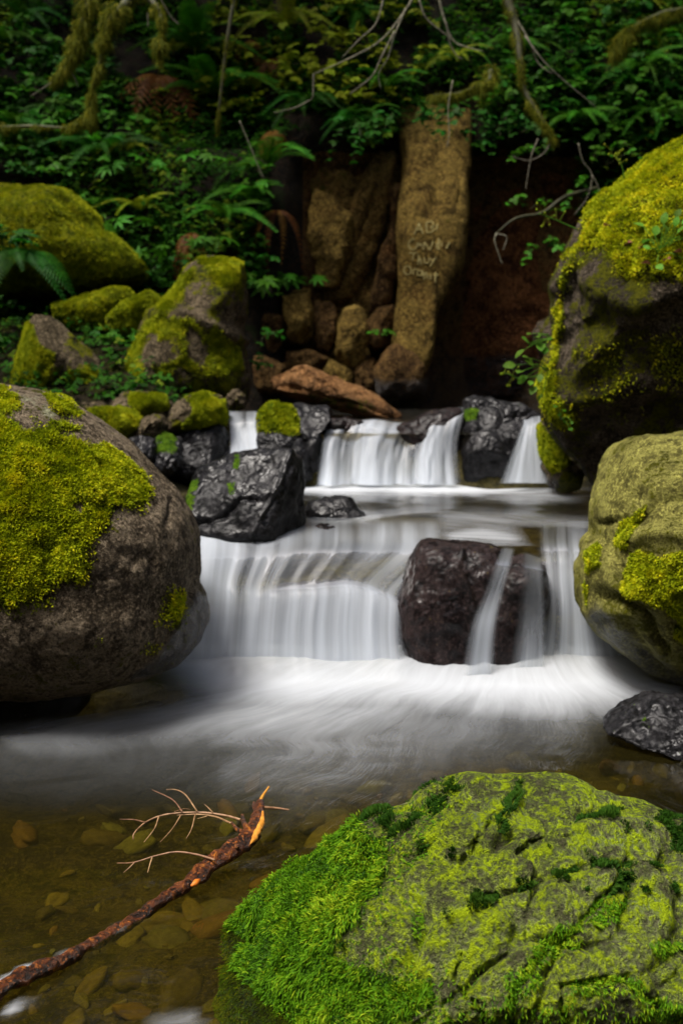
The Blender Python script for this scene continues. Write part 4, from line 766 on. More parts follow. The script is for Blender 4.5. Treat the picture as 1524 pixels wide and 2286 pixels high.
M_TWIG = plain_mat('pale_twig', (.09, .08, .05), (.22, .2, .14), rough=.8, scale=30)
M_BROWN = leaf_mat('withered_frond', (.1, .04, .008), (.2, .085, .016), .2)
from mathutils import Matrix, Quaternion
def orient(yv, zv):
    y_ = Vector(yv).normalized(); z_ = Vector(zv); x_ = y_.cross(z_).normalized(); z_ = x_.cross(y_)
    return Matrix((x_, y_, z_)).transposed().to_quaternion()
def shrub(px, py, size, kind, m, nl, label, seed, off=.1, group=None, drop=.35, spread=1.0, base=None, lsize=None, toward=.55, cat='plant', name='leafy_plant', nst=4):
    rg = np.random.default_rng(seed); b = on_hill(px, py, off) if base is None else np.array(base)
    t = thing(name, label, cat, b, group); st = []; ls = size * .26 if lsize is None else lsize
    for k in range(nst):
        a = rg.uniform(-1, 1); d = np.array((a * spread, -rg.uniform(.35, 1) * .8, rg.uniform(.1, .7))); d /= np.linalg.norm(d)
        L_ = size * rg.uniform(.6, 1.1); p1 = d * L_ * .5 + np.array((0, 0, .08 * size)); p2 = d * L_ + np.array((0, 0, -drop * size * rg.uniform(.3, 1)))
        c = spline(np.array([np.zeros(3), p1, p2]), 9); st.append(tube(c, np.linspace(.006, .002, 9) * max(.5, size), 4))
        per = max(2, nl // nst)
        for j in range(per):
            f = (.3 + .7 * (j + rg.random()) / per) * 8; p = c[int(min(8, f))]
            sdv = np.array((rg.uniform(-1, 1), rg.uniform(-.9, .3), rg.uniform(-.35, .25))); up = np.array((rg.normal() * .3, -toward + rg.normal() * .25, 1.0))
            o = link('leaf', leaf_obj(kind, m), None, t, p); o.rotation_mode = 'QUATERNION'; o.rotation_quaternion = orient(sdv, up)
            s = ls * rg.uniform(.65, 1.2); o.scale = (s, s, s)
    V, T = merge(st); link('stem', mesh_np('stem', V, T), M_STEM, t)
    return t
# fern fronds
def frond_mesh(npair, droop, wid):
    V, F = [], []; n = npair * 2
    for i in range(npair):
        t = .08 + .92 * i / npair; t2 = t + .5 / npair; w = wid * (math.sin(math.pi * (.12 + .86 * t)) ** .8) * (1 - .35 * t)
        def c(t): return np.array((0, t, .28 * math.sin(t * 2.2) - droop * t * t))
        for sg in (-1, 1):
            a, b = c(t), c(min(1, t + .7 / npair)); tip = c(t + .02) + np.array((sg * w, .05 + .02 * i / npair, -.03 - .12 * w)); tp2 = tip + np.array((0, .3 / npair, 0))
            k = len(V); V += [a, b, tp2, tip]; F += [(k, k + 1, k + 2), (k, k + 2, k + 3)] if sg > 0 else [(k, k + 2, k + 1), (k, k + 3, k + 2)]
    rach = tube(np.array([(0, t, .28 * math.sin(t * 2.2) - droop * t * t) for t in np.linspace(0, 1, 10)]), np.linspace(.008, .002, 10), 4)
    return merge([(np.array(V), np.array(F)), rach])
FR = {}
def frond_obj(v, m):
    if (v, m) not in FR:
        V, F = frond_mesh((22, 26, 18)[v], (.35, .75, 1.3)[v], (.2, .16, .13)[v]); me = mesh_np('frond', V, F); me.materials.append(M_BROWN if m == 9 else ML[m]); FR[(v, m)] = me
    return FR[(v, m)]
def fern(px, py, size, m, nfr, label, seed, off=.1, hang=0.0, group=None, base=None, fan=1.5, cat='fern'):
    rg = np.random.default_rng(seed); b = on_hill(px, py, off) if base is None else np.array(base)
    t = thing('fern', label, cat, b, group)
    for k in range(nfr):
        a = fan * (-1 + 2 * (k + .5) / nfr) + rg.normal() * .12
        d = np.array((math.sin(a), -.75 * abs(math.cos(a)) - .25, .55 * (1 - hang) - 1.2 * hang + rg.normal() * .15))
        o = link('frond', frond_obj(2 if hang > .6 else rg.integers(0, 2), m), None, t, (0, 0, 0)); o.rotation_mode = 'QUATERNION'
        o.rotation_quaternion = orient(d, (rg.normal() * .2, -.5, 1.0)); s = size * rg.uniform(.75, 1.15); o.scale = (s, s, s)
    return t
rg = np.random.default_rng(77)
# undergrowth nobody could count: small leaves all over the slope
def in_cliff(px, py): return 600 < px < 1290 and py > 300 + 25 * math.sin(px / 40.0)
VV, FF, RN, o_ = [], [], [], 0; cnt = 0
ov = leaf_mesh('', [(0, .02), (.3, .3), (.65, .3), (1, .01)]); tri_ = compound([(0, .02), (.4, .32), (.8, .25), (1, .02)], (-1.9, 0, 1.9), (.8, .9, .8))
NC = 46000; CX, CY = rg.uniform(-120, 1640, NC), rg.uniform(-160, 640, NC); gap = fbm(np.stack((CX / 90, CY / 70, 0 * CX), 1), 2, 8); hue = fbm(np.stack((CX / 120, CY / 100, 0 * CX + 3), 1), 2, 4); rr3 = rg.random((NC, 8)); rn3 = rg.normal(size=(NC, 4))
for px, py, gp, hu, u_, g_ in zip(CX, CY, gap, hue, rr3, rn3):
    if in_cliff(px, py) or (px < 700 and py > 330 and u_[0] < .3) or (px > 700 and py > 480) or gp < -.4: continue
    b = on_hill(px, py, abs(g_[0]) * .16 + .01); V, F = (ov, tri_)[int(u_[1] < .6)]
    mtx = np.array(orient((u_[2] * 2 - 1, u_[3] * 1.4 - 1, u_[4] * .8 - .5), (g_[1] * .35, -.5 + g_[2] * .3, 1)).to_matrix())
    VV.append((V * (.035 + .045 * u_[5])) @ mtx.T + b); FF.append(F + o_); o_ += len(V); RN.append(np.full(len(V), np.clip(.45 + .5 * hu + g_[3] * .2, 0, 1)))
for u_, g_ in zip(rg.random((2600, 8)), rg.normal(size=(2600, 4))):
    X_, Y_ = -4.2 + 3.7 * u_[6], 8.0 + 2.4 * u_[7]; zz = float(bed_z(np.array([X_]), np.array([Y_]))[0])
    if zz < 1.05 or u_[0] < .1: continue
    V, F = (ov, tri_)[int(u_[1] < .6)]; mtx = np.array(orient((u_[2] * 2 - 1, u_[3] * 1.4 - 1, u_[4] * .8 - .5), (g_[1] * .35, -.5 + g_[2] * .3, 1)).to_matrix())
    VV.append((V * (.03 + .04 * u_[5])) @ mtx.T + np.array((X_, Y_, zz + .03 + .07 * abs(g_[0])))); FF.append(F + o_); o_ += len(V); RN.append(np.full(len(V), np.clip(.35 + g_[3] * .25, 0, 1)))
BM_LEAF = blade_mat('undergrowth_leaves', (.009, .045, .002), (.032, .13, .005), (.16, .23, .01), .45)
rn = np.concatenate(RN); link('undergrowth', mesh_np('undergrowth', np.vstack(VV), np.vstack(FF), attrs={'rnd': rn, 'tip': rn * 0}), BM_LEAF, kind='stuff', label='dense small dark green leaves covering the slope', category='undergrowth')

# leafy plants over the slope
zones = [((-20, 270, 90, 420), 34, 1, (0, 1), 'dark plant with tiers of flat three-part leaves on the slope at upper left'),
         ((430, 930, -20, 290), 40, 2, (2, 2), 'lighter green bush on the slope above the carved column'),
         ((1090, 1560, -20, 330), 60, 2, (0, 1), 'dense green shrub on the slope behind the towering right boulder')]
sd0 = 500
for (xa, xb, ya, yb), n, kd, ms_, lab in zones:
    nc = int(math.ceil(math.sqrt(n * (xb - xa) / (yb - ya)))); nr = int(math.ceil(n / nc))
    for i in range(nr):
        for j in range(nc):
            px = xa + (xb - xa) * (j + .5 + rg.uniform(-.4, .4)) / nc; py = ya + (yb - ya) * (i + .5 + rg.uniform(-.4, .4)) / nr
            if in_cliff(px, py + 40): continue
            sd0 += 1; shrub(px, py, rg.uniform(.38, .6), kd if rg.random() < .75 else 1, ms_[int(rg.random() < .5)], 20, lab, sd0, group=lab.split(' on the slope ')[-1] + ' plants', off=.12, lsize=rg.uniform(.085, .12))
for i, (px, py, s, lab) in enumerate([(330, 400, .6, 'broad palmate plant above the tall cone-shaped boulder'), (405, 375, .65, 'largest palmate leaf plant under the withered fern'), (530, 400, .6, 'palmate plant left of the mossy cliff corner'), (295, 520, .45, 'small palmate plant behind the tall cone-shaped boulder'), (470, 560, .4, 'palmate plant peeking over the cone-shaped boulder'), (575, 650, .4, 'drooping palmate leaf right of the cone-shaped boulder'), (650, 640, .35, 'little palmate plant on the cliff stones'), (345, 590, .5, 'dark palmate plant between two mossy boulders'), (190, 480, .4, 'palmate plant at the crest of the broad mossy boulder')]):
    shrub(px, py, s, 3, 1, 7, lab, 900 + i, off=.35 if px < 560 else .15, lsize=.16, nst=3, drop=.5)
for i, (px, py, Y, s, nl, lab, mm) in enumerate([(20, 560, 9.2, .5, 16, 'fern-like dark plant hanging over the broad mossy boulder', 0), (10, 790, 8.2, .35, 12, 'dark leafy plant at the left edge beside the wedge stone', 0), (245, 775, 8.9, .28, 7, 'single palmate plant between the wedge stone and cone-shaped boulder', 1), (850, 752, 10.4, .22, 12, 'tiny green plant at the foot of the carved column', 1)]):
    shrub(0, 0, s, 3 if i in (0, 2) else 1, mm, nl, lab, 940 + i, base=at(px, py, Y), lsize=s * .32)
for i, (px, py, Y, s, nl, lab) in enumerate([(285, 880, 8.2, .22, 12, 'low leafy tuft between the wedge stone and the tall cone-shaped boulder'), (15, 700, 9.3, .4, 16, 'dark leafy tuft above the wedge stone at the left edge'), (205, 770, 9.2, .25, 12, 'low tuft below the low flat mossy stone'), (380, 610, 9.9, .4, 18, 'leafy tuft left of the summit of the tall cone-shaped boulder'), (590, 600, 10.4, .4, 18, 'leafy tuft right of the summit of the tall cone-shaped boulder'), (600, 760, 9.9, .3, 14, 'dark tuft on the cliff stones right of the cone-shaped boulder'), (585, 830, 9.4, .25, 12, 'small dark tuft above the left end of the orange slab'), (130, 640, 9.8, .3, 14, 'tuft in the gap under the broad moss-covered boulder')]):
    shrub(0, 0, s, 1, 0, nl, lab, 1700 + i, base=at(px, py, Y), lsize=.07, drop=.5)
ferns = [(440, 120, .75, 1, 8, 'arching green sword fern under the hanging moss', 0), (360, 170, .9, 9, 11, 'large withered rust-brown fern on the slope', .75), (480, 215, .8, 1, 7, 'dark sword fern right of the withered fern', .15), (560, 90, .5, 9, 4, 'brown dead frond cluster hanging high in the middle', .9), (610, 130, .5, 9, 3, 'brown dead frond cluster nearest the pale twigs', .9), (610, 290, .55, 9, 4, 'dead brown fronds low on the cliff edge', .9), (500, 490, .5, 1, 6, 'small green fern above the cone-shaped boulder', .1),
    (430, 520, .45, 9, 5, 'withered fern behind the cone-shaped boulder', .8), (600, 370, .6, 1, 8, 'green fern on the mossy cliff corner', .2), (690, 240, .5, 0, 8, 'fern spreading over the top of the leaning slab', .2), (780, 270, .42, 0, 8, 'fern fringing the overhang left of the carved column', .35), (860, 200, .45, 1, 7, 'light fern above the carved column', .2), (240, 350, .6, 0, 7, 'shadowed fern in the dark gap at left', .2), (640, 60, .6, 2, 8, 'yellow-green fern high in the middle of the slope', .2), (1290, 270, .5, 1, 7, 'fern in the shrubs above the dark overhang', .3), (1420, 160, .6, 1, 7, 'fern among shrubs at upper right', .3), (40, 300, .6, 0, 7, 'dim fern at the far left among tiered leaves', .3), (620, 470, .45, 9, 4, 'rusty fronds beside the mossy cliff corner', .7)]
for i in range(26):
    px, py = rg.uniform(0, 1520), rg.uniform(-10, 300) if i % 2 else rg.uniform(200, 520)
    if in_cliff(px, py + 30) or (px > 600 and py > 330): continue
    fern(px, py, rg.uniform(.3, .55), int(rg.choice([0, 1, 1, 2])), int(rg.integers(5, 9)), 'small green fern half hidden among the leaves of the shaded slope', 1400 + i, off=.2, hang=float(rg.uniform(.05, .45)), group='small ferns on the slope')
for i, (px, py, s, m, n, lab, hg) in enumerate(ferns): fern(px, py, s, m, n, lab, 1200 + i, off=.3, hang=hg)
fern(0, 0, .6, 0, 9, 'drooping fern draped over the left end of the broad mossy boulder', 1300, base=at(40, 560, 9.1), hang=.6)
# leaf sprays hanging before the dark overhang
for i, (px, py, Y, s, nl, lab) in enumerate([(1220, 360, 10.3, .5, 26, 'leafy spray hanging in front of the dark overhang, uppermost'), (1180, 470, 10.2, .35, 18, 'leafy spray at mid height before the dark overhang'), (1215, 560, 10.0, .4, 24, 'lowest leafy spray before the dark overhang'), (1290, 450, 10.3, .5, 26, 'leafy spray just behind the crest of the towering boulder'), (1350, 370, 10.4, .5, 26, 'leafy spray above the crest of the towering boulder'), (1450, 280, 10.4, .55, 28, 'leafy spray high above the towering boulder at the right edge')]):
    shrub(0, 0, s, 1, 1, nl, lab, 1500 + i, base=at(px, py, Y), lsize=.075, drop=.6, name='hanging_spray', spread=1.3)

for i, (px, py, s, lab) in enumerate([(850, 285, .45, 'dark spray over the top of the leaning slab'), (910, 275, .45, 'dark spray over the top left corner of the carved column'), (975, 268, .5, 'dark spray hanging over the middle of the carved column top'), (1040, 272, .5, 'dark spray over the top right corner of the carved column'), (1105, 285, .5, 'dark spray at the upper left of the overhang'), (1160, 290, .5, 'dark spray at the upper right of the overhang'), (800, 300, .45, 'dark spray left of the leaning slab')]):
    shrub(0, 0, s, (1, 2)[i % 2], 0, 30, lab, 1600 + i, base=at(px, py + 8, 10.7), lsize=.085, drop=1.0, name='hanging_spray', spread=1.4, nst=5)
# mossy branches and pale twigs
BM_HANG = blade_mat('hanging_moss', (.04, .05, .005), (.13, .15, .01), (.28, .25, .015), .35)
def strands(path, rad, n, L, W, seed):
    r2 = np.random.default_rng(seed); P_ = spline(np.c_[path, rad], 60); i = r2.integers(0, 60, n); rr = P_[i, 3] * np.clip(.45 + 1.9 * fbm(np.stack((i / 7.0, 0 * i + seed * 3.3, 0.0 * i), 1), 3, seed + 4), .08, 1.7)
    nd = r2.normal(size=(n, 3)); nd /= np.linalg.norm(nd, axis=1)[:, None]; p = P_[i, :3] + nd * (rr * r2.random(n) ** .5)[:, None]
    cl_ = np.clip(.55 + 1.1 * fbm(np.stack((i / 5.0, rr * 9, 0 * rr + seed), 1), 3, seed), .12, 1.6); ln = (L * .6 * r2.uniform(.3, 1.3, n) * cl_)[:, None]; p = P_[i, :3] + (p - P_[i, :3]) * (.3 + .7 * np.clip(cl_, 0, 1.2))[:, None]; d0 = nd * .8 + np.array((0, 0, -.8)); d0 /= np.linalg.norm(d0, axis=1)[:, None]
    p1 = p + d0 * ln * .5; p2 = p1 + np.array((0, 0, -.5)) * ln + r2.normal(size=(n, 3)) * L * .13
    s_ = np.cross(d0, r2.normal(size=(n, 3))); s_ /= np.linalg.norm(s_, axis=1)[:, None]; s_ *= W
    V = np.stack((p - s_, p + s_, p1 + s_, p1 - s_, p2), 1).reshape(-1, 3); k = np.arange(n)[:, None] * 5
    T = np.concatenate((k + np.array([[0, 1, 2]]), k + np.array([[0, 2, 3]]), k + np.array([[3, 2, 4]])), 0)
    return V, T, np.repeat(np.clip(.5 + .3 * r2.normal(size=n), 0, 1), 5), np.tile([0, 0, .2, .2, .6], n)
def mossy_branch(label, pts, rads, sleeve, n, L, seed, twigs=(), bark=M_STEM):
    W_ = np.array([at(*p) for p in pts]); b = W_[0].copy(); t = thing('mossy_branch', label, 'branch', b)
    V, T = tube(W_ - b, rads, 7, 40, .3, seed); link('limb', mesh_np('limb', V, T), bark, t)
    if n:
        V, T, rn_, tp = strands(W_ - b, np.array(sleeve) * .75, n * 3, L * .8, .0024, seed); link('moss', mesh_np('moss', V, T, False, {'rnd': rn_, 'tip': tp}), BM_HANG, t, kind='stuff')
    for tw in twigs:
        Q_ = np.array([at(*p) for p in tw]); V, T = tube(Q_ - b, np.linspace(.008, .0035, len(Q_)), 5, 24, .2, seed); link('twig', mesh_np('twig', V, T), M_TWIG, t)
    return t
mossy_branch('thick moss-draped bough hanging at the top left', [(330, -60, 9.6), (290, 0, 9.5), (240, 60, 9.4), (225, 140, 9.4), (205, 210, 9.4), (205, 280, 9.4)], [.06, .05, .03, .02, .012, .006], [.22, .2, .14, .12, .12, .03], 5200, .22, 1)
mossy_branch('bright mossy branch end beside the thick bough at top', [(300, -40, 9.5), (345, 10, 9.4), (362, 50, 9.3), (358, 100, 9.3), (358, 140, 9.3)], [.04, .03, .02, .012, .005], [.12, .11, .09, .07, .02], 2600, .14, 2)
mossy_branch('slanting mossy branch left of the thick bough', [(210, -40, 9.7), (190, 40, 9.6), (170, 110, 9.6), (145, 150, 9.6), (120, 175, 9.6)], [.04, .03, .02, .012, .005], [.15, .14, .1, .09, .03], 2600, .2, 3, twigs=[[(150, 150, 9.6), (135, 170, 9.6), (70, 215, 9.6)], [(150, 150, 9.6), (165, 170, 9.6), (175, 195, 9.6)]])
mossy_branch('low mossy branch sagging at left under the bough', [(208, 250, 9.4), (190, 268, 9.4), (150, 285, 9.5), (80, 282, 9.6), (0, 285, 9.7), (-60, 290, 9.7)], [.008, .012, .014, .016, .018, .02], [.05, .06, .07, .06, .05, .05], 1500, .12, 4)
mossy_branch('broad moss-hung branch above the dark overhang', [(1120, -40, 10.2), (1150, 60, 10.1), (1160, 130, 10.0), (1170, 200, 10.0), (1210, 270, 9.9), (1235, 310, 9.9)], [.05, .04, .03, .025, .02, .01], [.1, .1, .09, .09, .07, .03], 3000, .2, 5, twigs=[[(1150, 40, 10.1), (1180, 90, 10.0), (1200, 140, 10.0), (1232, 165, 9.9)], [(1170, 80, 10.0), (1225, 150, 9.9), (1330, 240, 9.9)], [(1235, 300, 9.9), (1215, 340, 9.9), (1180, 358, 9.9), (1145, 350, 9.9)], [(1200, 310, 9.9), (1185, 350, 9.9), (1172, 425, 9.9)]])
mossy_branch('curving mossy twig branch over the carved column', [(1095, 160, 10.2), (1090, 180, 10.1), (1060, 195, 10.1), (1020, 208, 10.1), (965, 212, 10.1)], [.03, .02, .015, .01, .005], [.1, .07, .05, .04, .02], 1500, .25, 6)
mossy_branch('mossy branch reaching left before the dark overhang', [(1330, 420, 10.2), (1260, 440, 10.0), (1210, 475, 9.9), (1150, 488, 9.8), (1108, 520, 9.8)], [.02, .018, .016, .012, .006], [.03, .03, .03, .02, .005], 500, .04, 7, twigs=[[(1108, 520, 9.8), (1104, 540, 9.8), (1120, 590, 9.8)], [(1110, 522, 9.8), (1130, 530, 9.8), (1122, 560, 9.8)]])
mossy_branch('moss-hung curtain branch at the top right edge', [(1560, 20, 10.3), (1480, 30, 10.2), (1400, 70, 10.2), (1370, 120, 10.2)], [.03, .025, .015, .006], [.08, .07, .06, .03], 1600, .3, 8)
mossy_branch('thin drooping mossy branch over the middle of the slope', [(530, -40, 10.8), (512, 60, 10.7), (500, 150, 10.7), (490, 240, 10.7), (486, 300, 10.8)], [.022, .02, .018, .014, .008], [.05, .04, .04, .04, .02], 900, .1, 9)
for i, (lab, tw) in enumerate([('longest pale bare twig spray at the top centre', [[(930, -20), (900, 30), (850, 90), (780, 130), (700, 165)], [(700, 165), (698, 215), (690, 225)], [(690, 225), (660, 240), (610, 252)], [(905, 20), (880, 80), (865, 130), (845, 165), (850, 200)], [(880, 70), (850, 130), (830, 170), (780, 210)], [(860, -20), (840, 50), (800, 90), (762, 130)]]),
        ('pale forked twig right of the longest spray', [[(975, -20), (990, 40), (1010, 90), (1040, 105), (1080, 115)], [(995, 50), (1005, 100), (1020, 125), (1032, 132)], [(935, 0), (950, 40), (985, 70), (1010, 90)]]),
        ('thin pale twig dangling beside the carved column top', [[(1010, 180), (1000, 240), (1002, 300), (996, 330)]]),
        ('bare whitish twig amid the shrubs at right', [[(1290, 320), (1300, 360), (1320, 390), (1310, 440), (1280, 480)], [(1320, 390), (1335, 420), (1340, 460)]]),
        ('thin straight twig leaning down the left slope', [[(535, 270), (560, 330), (580, 380), (590, 400)]]),
        ('pale twig crossing high on the left', [[(355, -10), (380, 35), (400, 55)], [(330, 30), (331, 60)]])]):
    b = at(tw[0][0][0], tw[0][0][1], 10.0); t = thing('bare_twig', lab, 'twig', b)
    for j, line in enumerate(tw):
        Q_ = np.array([at(a, c, 10.0 - .02 * j) for a, c in line]); V, T = tube(Q_ - b, np.linspace((.014 if j == 0 else .01) if i < 2 else .006, .0035, len(Q_)), 5, 26, .25, i * 7 + j); link('twig', mesh_np('twig', V, T), M_TWIG, t)

# small plants on the towering boulder
def on_rock(rk, px, py):
    if 'bvh' not in rk: rk['bvh'] = BVHTree.FromPolygons([tuple(p) for p in rk['V']], [tuple(t_) for t_ in rk['T']])
    d = at(px, py, 1.0) - np.array((0, 0, CAMZ)); d /= np.linalg.norm(d); h = rk['bvh'].ray_cast(Vector((0, 0, CAMZ)), Vector(d))
    return np.array(h[0]) if h[0] is not None else at(px, py, 6.7)
def sprig(label, base, leaves, lsz, seed, m=3, kind=0, up=(0, -.6, 1), stalk=None):
    r2 = np.random.default_rng(seed); t = thing('small_plant', label, 'plant', base); st = []
    for q_ in leaves:
        p = np.array(q_) - base; mid_ = p * .5 + np.array((0, 0, .02)); st.append(tube(np.array([np.zeros(3), mid_, p]), [.003, .0025, .002], 4, 8))
        o = link('leaf', leaf_obj(kind, m), None, t, p); o.rotation_mode = 'QUATERNION'; d = p / (np.linalg.norm(p) + 1e-9) + r2.normal(size=3) * .35
        o.rotation_quaternion = orient(d, np.array(up) + r2.normal(size=3) * .35); s = lsz * r2.uniform(.7, 1.25); o.scale = (s, s, s)
    V, T = merge(st); link('stem', mesh_np('stem', V, T), ML[3], t); return t
sprig('bright leafy sprig sprouting from the left flank of the towering boulder', at(1235, 760, 6.6), [at(a, b, 6.45) for a, b in [(1195, 752), (1180, 768), (1212, 748), (1205, 765), (1170, 780), (1222, 758), (1190, 745), (1214, 772)]], .075, 3)
sprig('lower bright sprig on the flank with budding stalks', at(1225, 825, 6.55), [at(a, b, 6.4) for a, b in [(1190, 815), (1165, 828), (1175, 840), (1150, 815), (1185, 850), (1205, 835), (1195, 862), (1180, 800), (1210, 880)]], .065, 4)
sprig('tiny leaf cluster at the dark lower flank of the towering boulder', at(1250, 935, 6.3), [at(a, b, 6.1) for a, b in [(1248, 925), (1262, 945), (1270, 955), (1255, 915), (1275, 940), (1240, 905)]], .04, 5, 1)
b_ = on_rock(rU, 1470, 570)
sprig('round-leaved seedling growing in the moss cap of the towering boulder', b_, [on_rock(rU, a, c) + np.array((0, -.04, .03)) for a, c in [(1440, 548), (1455, 540), (1480, 530), (1500, 520), (1515, 515), (1490, 555), (1465, 560), (1445, 570), (1505, 535), (1460, 605), (1520, 545), (1475, 515), (1430, 520), (1500, 500), (1515, 590)]], .06, 6, 3)
for i, (lab, pts) in enumerate([('slender budding stalk leaning left from the towering boulder', [(1288, 512), (1260, 500), (1225, 485), (1200, 476)]), ('upright budding stalk on the crest of the towering boulder', [(1392, 400), (1388, 375), (1378, 355), (1366, 345)]), ('thin budding stalk beside the lower bright sprig', [(1200, 838), (1160, 845), (1135, 835), (1118, 832)])]):
    Q_ = np.array([at(a, c, 6.5) for a, c in pts]); t = thing('flower_stalk', lab, 'plant', Q_[0]); V, T = tube(Q_ - Q_[0], [.005, .004, .003, .002], 5, 16); link('stem', mesh_np('stem', V, T), ML[3], t)
    r2 = np.random.default_rng(60 + i)
    for k in range(9):
        c0 = Q_[-1] + (Q_[1] - Q_[-1]) * r2.random() * .8; e = c0 + np.array((r2.uniform(-.06, .05), r2.uniform(-.04, .04), r2.uniform(-.06, .07)))
        V, T = tube(np.array([c0, (c0 + e) / 2 + np.array((0, 0, .008)), e]) - Q_[0], [.0018, .0015, .0012], 4, 6); bud = ico(2); V2 = bud[0] * np.array((.007, .007, .009)) + e - Q_[0]
        V, T = merge([(V, T), (V2, bud[1])]); link('bud', mesh_np('bud', V, T), ML[2], t)
M_LITTER = leaf_mat('dry_leaf', (.16, .06, .03), (.3, .14, .08), .15)
LV, LF = leaf_mesh('l', OV, .5, .5); lm = mesh_np('fallen_leaf', LV, LF); lm.materials.append(M_LITTER)
for i, (rk, px, py, lab) in enumerate([(rU, 1408, 548, 'dry brown leaf nearest the bare grey rim of the towering boulder'), (rU, 1424, 560, 'dry brown leaf beside the round-leaved seedling'), (rU, 1480, 590, 'dry russet leaf low on the moss cap'), (rU, 1448, 598, 'curled dry leaf at the lower edge of the moss cap'), (rU, 1355, 510, 'thin dry leaf lying on the moss cap'), (rU, 1518, 572, 'dry leaf at the right edge of the moss cap')]):
    o = link('fallen_leaf', lm, None, None, on_rock(rk, px, py) + np.array((0, -.02, .015)), label=lab, category='leaf', group='dry leaves on the moss cap'); o.scale = (.06,) * 3; o.rotation_euler = (rg.uniform(0, .8), rg.uniform(-.5, .5), rg.uniform(0, 6))

# ------------------------------------------------------------------ the broken branch lying in the pool
def bark_mat():
    t = NT('wet_bark'); v = t.obj(); n1, n2 = t.noise(v, 26, 6, .7, .8), t.noise(t.mapv(v, (1, 1, 1)), 90, 5, .7)
    c = t.mix(t.ramp(n1, .42, .58), (.014, .005, .002), (.13, .034, .008)); c = t.mix(t.ramp(n2, .55, .62), c, (.36, .11, .018)); c = t.mix(t.ramp(n1, .58, .64), c, (.5, .17, .016))
    return t.surf(t.n('BsdfPrincipled', {'Base Color': c, 'Roughness': t.math('ADD', t.math('MULTIPLY', n2, .5), .08), 'Specular IOR Level': .4, 'Normal': t.bump(t.math('ADD', n1, t.math('MULTIPLY', n2, .5)), 1.0, .02)}))
M_BARK = bark_mat()
M_WOOD = plain_mat('bare_orange_wood', (.5, .19, .02), (.68, .3, .04), rough=.5, scale=30, bump=.4)
M_TIP = plain_mat('tan_twig', (.18, .09, .04), (.36, .2, .1), rough=.5, scale=40)
BR = [(-80, 2248, .03, .021), (0, 2208, .03, .021), (60, 2178, .03, .02), (130, 2148, .02, .019), (200, 2110, .0, .018), (270, 2072, -.008, .018), (330, 2030, .008, .019), (385, 1995, .02, .021), (430, 1968, .035, .023), (470, 1930, .05, .025), (510, 1902, .065, .026), (545, 1880, .08, .025), (566, 1852, .09, .023), (578, 1815, .09, .019), (580, 1792, .09, .014)]
W_ = np.array([atz(a, b, z_) for a, b, z_, r_ in BR]); b0 = W_[3].copy(); fb = thing('fallen_branch', 'broken wet brown branch with torn orange wood lying in the pool', 'branch', b0)
V, T = tube(W_ - b0, [q_[3] for q_ in BR], 16, 220, .5, 5); V += np.stack([fbm(V * 34, 4, 9 + k_) for k_ in range(3)], 1) * .006; link('bark', mesh_np('bark', V, T), M_BARK, fb)
def bpt(a, b, z_=.08): return atz(a, b, z_) - b0
Q_ = np.array([bpt(584, 1812, .1), bpt(582, 1832, .1), bpt(575, 1852, .1), bpt(564, 1872, .1), bpt(556, 1884, .098)]) + np.array((.004, -.006, .002)); V, T = tube(Q_, [.004, .009, .011, .009, .002], 12, 50, .6, 3); link('torn_wood', mesh_np('torn_wood', V, T), M_WOOD, fb, label='bright orange strip of torn wood')
Q_ = np.array([bpt(428, 1976, .056), bpt(437, 1970, .056), bpt(446, 1962, .056)]) + np.array((0, -.004, .0)); V, T = tube(Q_, [.004, .009, .003], 8, 12, .4, 4); link('bark_wound', mesh_np('bark_wound', V, T), plain_mat('red_wood', (.6, .12, .01), (.7, .2, .02), rough=.5), fb, label='small orange-red wound in the bark')
TW = [([(577, 1800), (585, 1780), (600, 1757)], .008, M_WOOD), ([(572, 1812), (566, 1800), (567, 1790)], .007, M_BARK), ([(585, 1803), (615, 1804), (645, 1808)], .006, M_TIP), ([(556, 1858), (545, 1838), (541, 1820)], .011, M_BARK), ([(548, 1858), (530, 1852), (517, 1836)], .009, M_BARK), ([(530, 1890), (524, 1884), (524, 1880)], .008, M_BARK), ([(486, 1915), (484, 1908)], .008, M_TIP),
    ([(537, 1830), (500, 1820), (450, 1814), (400, 1815), (360, 1821), (325, 1836), (300, 1860), (298, 1875)], .0042, M_TIP), ([(516, 1838), (480, 1823), (440, 1818), (395, 1820)], .0035, M_TIP), ([(325, 1836), (300, 1830), (268, 1829)], .0025, M_TIP), ([(407, 1812), (385, 1785), (340, 1763)], .0026, M_TIP), ([(440, 1811), (415, 1775), (393, 1763), (372, 1763)], .0026, M_TIP), ([(475, 1814), (465, 1803), (456, 1795)], .0022, M_TIP), ([(355, 1822), (345, 1850), (322, 1880)], .0024, M_TIP), ([(404, 1820), (385, 1850), (358, 1880)], .0024, M_TIP), ([(436, 1818), (428, 1850), (416, 1872)], .0024, M_TIP), ([(462, 1822), (440, 1828)], .002, M_TIP),
    ([(480, 1920), (440, 1908), (395, 1902), (350, 1910), (300, 1925), (262, 1927)], .0036, M_TIP), ([(340, 1914), (335, 1930), (330, 1948)], .0024, M_TIP), ([(300, 1926), (288, 1938), (276, 1948)], .002, M_TIP), ([(390, 1812), (410, 1806), (425, 1807)], .002, M_TIP)]
